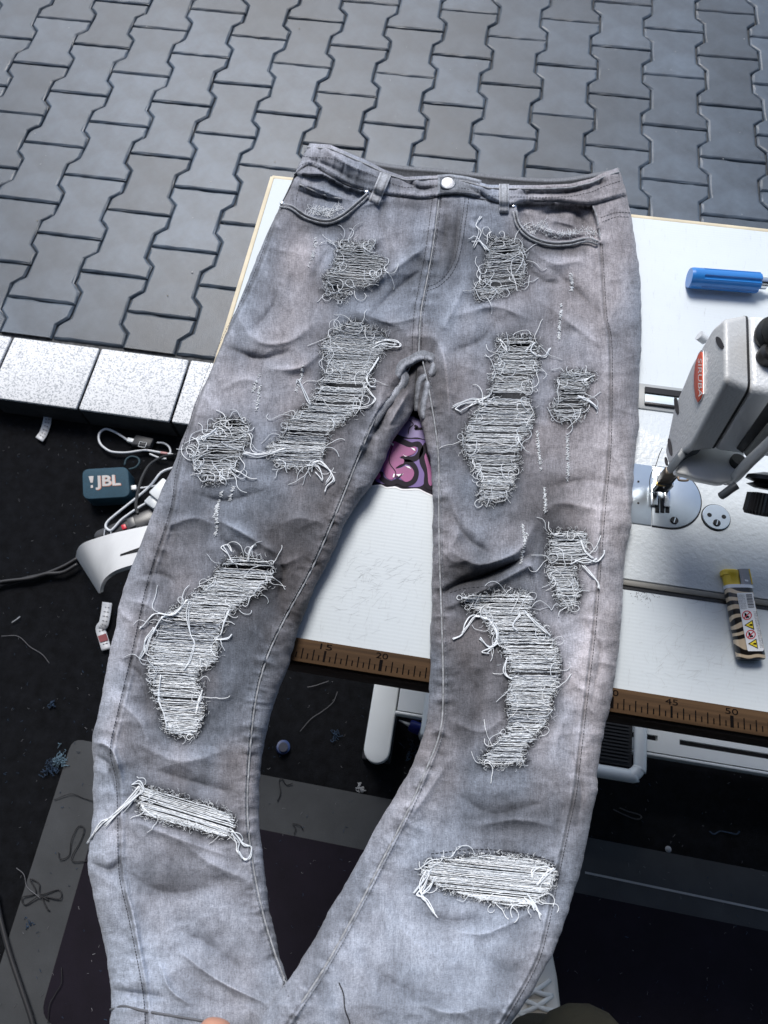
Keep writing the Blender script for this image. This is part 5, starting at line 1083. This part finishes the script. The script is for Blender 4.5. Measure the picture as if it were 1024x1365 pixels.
M_strip = mat('smoky_plastic', (.05, .05, .052), .3, var=.3, vscale=40)
ps = thing('power_strip', 'dark grey power strip with a red rocker switch behind the white curved cover', 'power strip', d4(500, 950, 0))
prism('strip_body', [d4(x, y, .045) for x, y in ((225, 1060), (255, 1000), (600, 855), (760, 790), (860, 900), (600, 1010), (300, 1090))], (0, 0, -.040), M_strip, ps, .006)
prism('rocker_switch', [d4(x, y, .047) for x, y in ((492, 962), (530, 950), (546, 990), (506, 1004))], (0, 0, .004), mat('switch_red', (.55, .01, .03), .35), ps, .001)
prism('socket_panel', [d4(x, y, .046) for x, y in ((540, 905), (600, 880), (628, 960), (570, 985))], (0, 0, .002), mat('strip_lid', (.09, .09, .095), .35), ps, .001)
wa = thing('charger_block', 'white wall charger plugged in beside the jeans and the teal speaker', 'charger', d4(800, 650, 0))
prism('charger_body', [d4(x, y, .07) for x, y in ((735, 655), (868, 520), (960, 600), (820, 728))], (0, 0, -.03), M_wp, wa, .003)
prism('charger_lid', [d4(x, y, .06) for x, y in ((690, 738), (745, 680), (860, 750), (780, 805))], (0, 0, -.02), M_wp, wa, .003)
tag(tube('white_cable', [d4(x, y, .03 + .003 * t) for t, (x, y) in enumerate([(640, 622), (720, 612), (800, 598), (900, 572), (1000, 540)])], .0022, M_cab, None, 8), 'white charging cable running from the teal speaker to the charger', 'cable', 'white cables by the speaker')
prism('charging_plug', [d4(x, y, .02) for x, y in ((562, 612), (638, 604), (640, 645), (566, 652))], (0, 0, .009), M_wp, spk, .0015)
tag(tube('white_cable', [d4(x, y, .05) for x, y in ((1000, 430), (940, 440), (850, 480), (760, 590), (650, 690), (450, 850), (365, 925), (350, 975), (390, 1005), (430, 975), (500, 900), (650, 795), (740, 748), (830, 728))], .0026, M_cab, None, 8), 'white cable doubled into a loop above the power strip', 'cable', 'white cables by the speaker')
tube('cable_tie', [d4(x, y, .05) for x, y in ((335, 1000), (360, 990), (395, 1010), (385, 1060), (350, 1080), (335, 1050), (338, 1005))], .0012, mat('tie_clear', (.4, .42, .45), .3), ps, 6)
# white curved shell standing on the carpet
wc = thing('curved_cover', 'white curved plastic shell with a dark slot standing on the carpet left of the jeans', 'plastic cover', (-.36, .25, 0))
yv = .235
tp2 = spline(np.array([(101, 742), (104, 731), (113, 723), (136, 715), (158, 709), (205, 699), (262, 688)], float), 5)
bt2 = spline(np.array([(131, 790), (133, 790), (135, 780), (142, 769), (160, 758), (205, 745), (262, 728)], float), 5)
kc = len(tp2); rws = np.linspace(0, 1, 9); W3 = []; 
for t in rws:
    q = tp2 * (1 - t) + bt2 * t
    for i_ in range(kc): W3.append(aty(q[i_, 0], q[i_, 1], yv + .018 * math.exp(-i_ / 5) - .09 * t))
sh = mk('cover_shell', W3, [[a * kc + b, (a + 1) * kc + b, (a + 1) * kc + b + 1, a * kc + b + 1] for a in range(8) for b in range(kc - 1)], mat('white_shell', (.74, .75, .76), .32, var=.05), wc, True)
bm = bmesh.new(); bm.from_mesh(sh.data); bmesh.ops.recalc_face_normals(bm, faces=bm.faces)
if sum(f.normal.y for f in bm.faces) > 0: bmesh.ops.reverse_faces(bm, faces=list(bm.faces))
bmesh.ops.solidify(bm, geom=bm.faces[:], thickness=.006); bmesh.ops.recalc_face_normals(bm, faces=bm.faces); bm.to_mesh(sh.data); bm.free(); sh.data.polygons.foreach_set('use_smooth', [True] * len(sh.data.polygons)); sh.data.set_sharp_from_angle(angle=math.radians(45))
prism('cover_slot', [aty(x, y, yv - .090 * .62 - .004) for x, y in ((160, 741), (186, 732), (200, 729), (200, 733), (186, 737), (162, 745))], (0, .003, 0), M_black, wc)
mnz = min(p[2] for p in W3)
for x_ in (W3[8 * kc + 12][0], W3[8 * kc + kc - 4][0]): box('cover_leg', (x_, yv - .05, mnz / 2 + .006), (.012, .014, max(.01, mnz + .012)), M_black, wc, .002)
for nm, ps_ in (('far', [(-40, 792), (0, 781), (30, 772), (60, 765), (85, 755), (104, 744)]), ('near', [(-40, 786), (0, 776), (40, 771), (62, 765), (84, 763), (104, 752)])):
    tag(tube('extension_cord', [at(x, y, .008 if nm == 'far' else .014) for x, y in ps_], .0042, M_cabk, None, 8), 'black cord to the white shell, ' + ('lower strand at its left end' if nm == 'far' else 'upper strand at its left end'), 'cord', 'black cords on the floor')
tag(tube('extension_cord', [at(x, y, .012) for x, y in ((-6, 1190), (0, 1222), (12, 1268), (27, 1313), (42, 1358), (52, 1400))], .0042, M_cabk, None, 8), 'black cord crossing the bottom left corner of the grey mat', 'cord', 'black cords on the floor')
# care labels
M_lab = mat('satin_label', (.55, .56, .58), .5, var=.12, vscale=60)
def label_strip(pl, w, z, lab, red=False):
    t = thing('care_label', lab, 'label', at(*pl[len(pl) // 2], 0), 'white care labels on the carpet'); P = spline(np.array(pl, float), 5); T = np.gradient(P, axis=0); T /= np.linalg.norm(T, axis=1)[:, None]; N_ = np.stack([-T[:, 1], T[:, 0]], 1) * w; k = len(P)
    zz = z + .006 * np.sin(np.linspace(0, 5, k)) ** 2; V = np.concatenate([atv(*(P + N_).T, zz), atv(*(P - N_).T, zz)]); o = mk('label_tape', V, [[i, i + 1, k + i + 1, k + i] for i in range(k - 1)], M_lab, t, True)
    sol = bmesh.new(); sol.from_mesh(o.data); bmesh.ops.solidify(sol, geom=sol.faces[:], thickness=.0008); sol.to_mesh(o.data); sol.free()
    V = []; F = []
    for i in range(2, k - 2, 2):
        for a, b in ((-.6, -.1), (.05, .55)):
            q = len(V); ww = rng.uniform(.6, 1); V += [atv(*(P[i] + N_[i] * a), zz[i] + .0012), atv(*(P[i] + N_[i] * (a + (b - a) * ww)), zz[i] + .0012), atv(*(P[i] + T[i] * 1.1 + N_[i] * (a + (b - a) * ww)), zz[i] + .0012), atv(*(P[i] + T[i] * 1.1 + N_[i] * a), zz[i] + .0012)]; F.append([q, q + 1, q + 2, q + 3])
    mk('label_print', V, F, M_gk, t)
    if red:
        i = int(k * .72); q = [atv(*(P[i] + N_[i] * .9), zz[i] + .002), atv(*(P[i] - N_[i] * .9), zz[i] + .002), atv(*(P[i + 3] - N_[i + 3] * .9), zz[i + 3] + .002), atv(*(P[i + 3] + N_[i + 3] * .9), zz[i + 3] + .002)]; mk('red_patch', q, [[0, 1, 2, 3]], mat('patch_red', (.16, .015, .02), .6), t)
label_strip([(64, 554), (62, 565), (58, 577), (52, 586)], 5.5, .004, 'white satin care label curled on the carpet just below the granite kerb')
label_strip([(143, 803), (141, 818), (138, 832), (134, 838), (138, 852), (142, 866)], 6.5, .004, 'creased white care label with a dark red patch lying below the white shell', True)
# blue tape ring and scraps
tp_ = thing('tape_ring', 'small blue bobbin ring lying on the carpet between the jeans legs', 'bobbin', at(380, 1000, 0))
lathe('ring', at(377, 997, .002), (.25, .2, 1), [(.009, 0), (.0125, .001), (.0125, .010), (.009, .011)], mat('ring_blue', (.010, .03, .11), .5), tp_, 32)
lathe('hub', at(377, 997, .0095), (.25, .2, 1), [(.0085, .0), (.0085, .0085)], mat('hub_dark', (.008, .012, .03), .5), tp_, 24)
def scrap(pts, z, r, m, lab, nm='thread_scrap'):
    return tag(tube(nm, [at(x, y, z + .002 * (i % 2)) for i, (x, y) in enumerate(pts)], r, m, None, 5), lab, 'thread', 'loose threads on the mat and carpet')
M_ls = mat('dark_scrap', (.012, .012, .014), .8); M_ws = mat('pale_scrap', (.30, .31, .33), .8); M_bs = mat('blue_scrap', (.012, .030, .062), .85, var=.4, vscale=80); M_gs = mat('grey_scrap', (.12, .12, .13), .8)
scrap([(118, 1148), (95, 1146), (108, 1120), (112, 1104), (104, 1102), (95, 1120), (92, 1140), (80, 1145), (78, 1136)], .008, .0009, M_ls, 'dark thread loop on the grey mat border, upper one near the left leg')
scrap([(65, 1200), (52, 1195), (34, 1206), (30, 1196), (48, 1190), (40, 1172), (52, 1178), (54, 1192), (78, 1186), (80, 1198), (58, 1196), (62, 1210), (66, 1214)], .008, .0011, M_ls, 'tangled dark thread knot on the left edge of the grey mat')
scrap([(22, 1157), (32, 1166), (36, 1182), (50, 1194), (54, 1198)], .009, .0006, M_gs, 'pale thread lying over the tangled dark knot')
scrap([(72, 1066), (95, 1058), (112, 1064), (126, 1068)], .008, .0007, M_ls, 'long dark thread arcing across the top of the grey mat border')
scrap([(82, 1290), (82, 1310), (74, 1325), (66, 1340), (64, 1364)], .009, .0007, M_ls, 'thin dark thread on the dark panel of the mat at the lower left')
scrap([(370, 1068), (374, 1056), (372, 1042), (376, 1038), (382, 1046), (390, 1044)], .008, .0009, M_ls, 'dark hooked thread on the mat border between the jeans legs')
scrap([(392, 1112), (394, 1104), (390, 1098), (400, 1100), (404, 1106)], .009, .0008, M_ls, 'small dark thread curl at the edge of the mat panel between the legs')
scrap([(450, 922), (444, 936), (430, 948), (415, 958), (400, 975)], .004, .0005, M_gs, 'long pale hair of thread on the carpet between the jeans legs')
scrap([(410, 916), (420, 914), (432, 910), (438, 908)], .006, .0007, M_gs, 'short pale thread on the carpet under the ruler')
scrap([(2, 848), (24, 848), (40, 862), (56, 872), (66, 884)], .004, .0006, M_gs, 'long pale thread on the black carpet at the far left')
scrap([(16, 830), (22, 826), (27, 822)], .004, .0012, M_ws, 'tiny white thread scrap on the carpet at the far left')
scrap([(946, 1108), (952, 1112), (960, 1108), (972, 1110), (982, 1112), (986, 1108)], .004, .0012, M_bs, 'blue thread tail on the carpet at the right below the table')
scrap([(818, 1079), (832, 1086), (848, 1092), (855, 1090), (852, 1086), (838, 1082), (826, 1077)], .004, .0012, mat('clip_dark', (.04, .04, .045), .4), 'dark wire paper clip on the carpet below the pedal', 'wire_clip')
tag(lathe('pebble', at(891, 1132, .006), (0, 0, 1), [(.001, -.003), (.005, -.002), (.0055, 0), (.002, .003)], M_ws, None, 10), 'small white crumb on the mat edge at the lower right', 'crumb')
def tuft(x, y, n, r, m, lab):
    paths = []
    for _ in range(n):
        p = at(x, y, .004) + np.array([*rng.normal(0, r * .55, 2), abs(rng.normal(0, r * .25))]); q = [p]; a = rng.random() * 6.28
        for _ in range(5): a += rng.normal(0, 1.5); q.append(q[-1] + r * .3 * np.array([math.cos(a), math.sin(a), rng.normal(0, .3)]))
        q = np.array(q); q[:, 2] = np.maximum(q[:, 2], .002); paths.append((q, .0007))
    V, F = tubes_mesh(paths, 4); return tag(mk('thread_tuft', V, F, m, None, True), lab, 'lint', 'tufts of thread on the floor')
tuft(80, 1013, 40, .011, mat('pale_blue_scrap', (.09, .15, .20), .85, var=.5, vscale=120), 'pale blue tuft of thread beside the top left corner of the grey mat')
tuft(68, 1024, 26, .012, M_bs, 'dark blue tuft of thread just left of the pale blue one')
tuft(480, 1050, 26, .006, M_ws, 'white ball of lint on the mat edge between the jeans legs')
tuft(448, 978, 16, .008, M_bs, 'small blue tuft of thread on the carpet between the jeans legs')
tuft(553, 1000, 30, .014, M_bs, 'blue tuft of thread under the glue bottle')
tuft(70, 940, 14, .008, M_bs, 'blue thread tuft on the black carpet left of the jeans knee')
tuft(40, 1230, 10, .008, M_bs, 'blue thread tuft on the grey mat near the black cord')
# scattered lint on carpet and mat
paths = []; PB = []
for _ in range(2600):
    x, y = rng.uniform(-1.2, 1.4), rng.uniform(-.7, .55)
    q = [np.array([x, y, .0065 if (x > -.39 and y < -.09) else .0018])]; a = rng.random() * 6.28; l = rng.uniform(.0006, .0022)
    for _ in range(3): a += rng.normal(0, .8); q.append(q[-1] + l * np.array([math.cos(a), math.sin(a), rng.normal(0, .1)]))
    (paths if rng.random() < .45 else PB).append((np.array(q), rng.uniform(.0002, .0005)))
V, F = tubes_mesh(paths, 3, False); stuff(mk('pale_lint', V, F, M_gs, None)); V, F = tubes_mesh(PB, 3, False); stuff(mk('blue_lint', V, F, M_bs, None))
V = []; F = []; V2 = []; F2 = []
for k in range(420):
    x, y = rng.uniform(-1.4, 1.5), .74 + 1.5 * rng.random() ** 1.3; joint = rng.random() < .55
    if joint: x = POX + round((x - POX) / PX - .5) * PX + PX / 2 + rng.normal(0, .008); z = ZP - .009
    else: z = ZP + .0006
    r_ = rng.uniform(.0007, .0022) * (1.4 if rng.random() < .06 else 1); a = rng.random() * 6.28; vv, ff = (V, F) if rng.random() < .6 else (V2, F2); n0_ = len(vv)
    for t in range(5): vv.append((x + r_ * rng.uniform(.5, 1.3) * math.cos(a + t * 1.256), y + r_ * rng.uniform(.5, 1.3) * math.sin(a + t * 1.256), z))
    vv.append((x, y, z + r_ * .5)); ff += [[n0_ + t, n0_ + (t + 1) % 5, n0_ + 5] for t in range(5)]
stuff(mk('pale_grit', V, F, mat('grit_pale', (.45, .45, .44), .9))); stuff(mk('tan_grit', V2, F2, mat('grit_tan', (.22, .18, .12), .9, var=.5, vscale=90)))
# ================================================================== THE PERSON HOLDING THE HEM
M_skin = mat('skin', (.52, .27, .19), .45, var=.08, vscale=60); _b = nodes_of(M_skin)[1]; _b.inputs['Subsurface Weight'].default_value = .15; _b.inputs['Subsurface Radius'].default_value = (.01, .004, .002)
M_trous = mat('dark_trousers', (.018, .017, .010), .9, var=.3, vscale=30, bump=.4, bscale=900, bdist=.001)
zh = float(zat(np.array([288.]), np.array([1364.]))[0])
tipp = at(288, 1362, zh + .012)
pers = thing('person', 'person holding the jeans hem by a fingertip, in dark trousers and a white laced shoe', 'person', (.45, -.5, 0))
def skin(name, V, E, R, m, root=0, sub=2):
    me = bpy.data.meshes.new(name); me.from_pydata([list(map(float, v)) for v in V], E, []); o = bpy.data.objects.new(name, me); COL.objects.link(o)
    md = o.modifiers.new('skin', 'SKIN'); md.use_smooth_shade = True
    for i, d in enumerate(me.skin_vertices[0].data): d.radius = (R[i], R[i]); d.use_root = (i == root)
    s = o.modifiers.new('sub', 'SUBSURF'); s.levels = sub; s.render_levels = sub
    dg = bpy.context.evaluated_depsgraph_get(); dg.update(); m2 = bpy.data.meshes.new_from_object(o.evaluated_get(dg)); bpy.data.objects.remove(o); m2.name = name
    m2.polygons.foreach_set('use_smooth', [True] * len(m2.polygons)); m2.materials.clear(); return link(name, m2, m, pers)
# left hand under the frame edge: fingertip forward, other fingers curled under the hem
T0 = tipp + np.array([.002, .004, .001])
wr = T0 + np.array([-.035, -.175, -.035])
pal = T0 + np.array([-.018, -.10, -.012])
V = [wr, wr + (-.03, -.20, -.06), wr + np.array([.008, .04, .006]), pal]; E = [[0, 1], [0, 2], [2, 3]]; R = [.026, .036, .030, .030]
def finger(root, pts, r):
    global V, E, R
    p = root
    for q, rr in zip(pts, r): V.append(q); R.append(rr); E.append([p, len(V) - 1]); p = len(V) - 1
finger(3, [T0 + np.array([-.008, -.065, .006]), T0 + np.array([-.004, -.035, .008]), T0 + np.array([0, -.012, .004]), T0 + np.array([0, 0, 0])], [.0135, .0130, .0125, .0120])
for k in range(1, 4):
    o_ = np.array([.018 * k, 0, 0]); finger(3, [pal + o_ * .9 + (0, .034, -.002), pal + o_ * 1.0 + (0, .052, -.018), pal + o_ + (0, .046, -.036), pal + o_ + (0, .030, -.040)], [.0105, .0098, .009, .008])
finger(2, [wr + np.array([-.03, .055, -.002]), wr + np.array([-.042, .085, -.008]), wr + np.array([-.036, .112, -.014])], [.014, .012, .0095])
skin('forearm_and_hand', V, E, R, M_skin)
# seated leg: thigh comes in from below the frame, knee is the dark dome, shin goes down to the shoe
kn_ = at(798, 1408, .50); an = at(700, 1392, .10)
skin('trouser_leg', [kn_, kn_ + np.array([.10, -.40, .03]), kn_ * .5 + an * .5 + np.array([.02, -.02, 0]), an, kn_ + np.array([.02, -.09, .006])], [[0, 4], [4, 1], [0, 2], [2, 3]], [.064, .088, .058, .046, .070], M_trous)
# shoe: sole, upper, tongue, laces
M_shoe = mat('shoe_leather', (.62, .58, .52), .5, var=.08, vscale=30); M_sole = mat('shoe_sole', (.66, .65, .62), .6); M_lace = mat('shoe_lace', (.70, .69, .66), .7)
sc0 = at(716, 1342, .085); hd = np.array([-.22, .975, 0]); hd /= np.linalg.norm(hd); sdv = np.array([hd[1], -hd[0], 0])
oz = np.array([sc0[0], sc0[1], 0]) - hd * .02
shoe = mk('shoe_upper', [(0, 0, 0)], [], M_shoe, pers); bpy.data.objects.remove(shoe)
def sring(t, w, h0, h1, n=24):
    c = oz + hd * t; out = []
    for k in range(n):
        a = 2 * math.pi * k / n; x = math.cos(a); z = math.sin(a); out.append(c + sdv * w * math.copysign(abs(x) ** .7, x) + np.array([0, 0, (h0 + h1) / 2 + (h1 - h0) / 2 * math.copysign(abs(z) ** .8, z)]))
    return out
loft('shoe_sole', [sring(t, w, .006, .036) for t, w in ((-.17, .012), (-.165, .028), (-.12, .036), (-.04, .037), (.04, .046), (.09, .046), (.125, .034), (.136, .012))], M_sole, pers)
loft('shoe_upper', [sring(t, w, .03, h) for t, w, h in ((-.165, .012, .06), (-.16, .028, .095), (-.11, .033, .105), (-.05, .035, .102), (0, .039, .088), (.05, .043, .070), (.09, .041, .062), (.118, .028, .055), (.128, .010, .045))], M_shoe, pers)
def up(t, s): 
    h = np.interp(t, [-.11, -.05, 0, .05, .09], [.105, .102, .088, .070, .062]); return oz + hd * t + sdv * s + np.array([0, 0, h + .003 - abs(s) ** 2 * 9])
prism('shoe_tongue', [up(t, s) for t, s in ((-.075, -.016), (.03, -.013), (.03, .013), (-.075, .016))], (0, 0, .004), mat('tongue_cream', (.60, .55, .46), .7), pers, .0015)
for k in range(6):
    t = -.06 + k * .018
    for sg in (-1, 1): tube('lace', [up(t, sg * .028), up(t + .006, sg * .010) + (0, 0, .006 + .001 * sg), up(t + .014, -sg * .010) + (0, 0, .006 - .001 * sg), up(t + .018, -sg * .028)], .0034, M_lace, pers, 6, 4)
for sg in (-1, 1): prism('eyelet_flap', [up(t, sg * s) for t, s in ((-.075, .018), (.045, .014), (.045, .034), (-.075, .036))], (0, 0, .003), M_shoe, pers, .001)
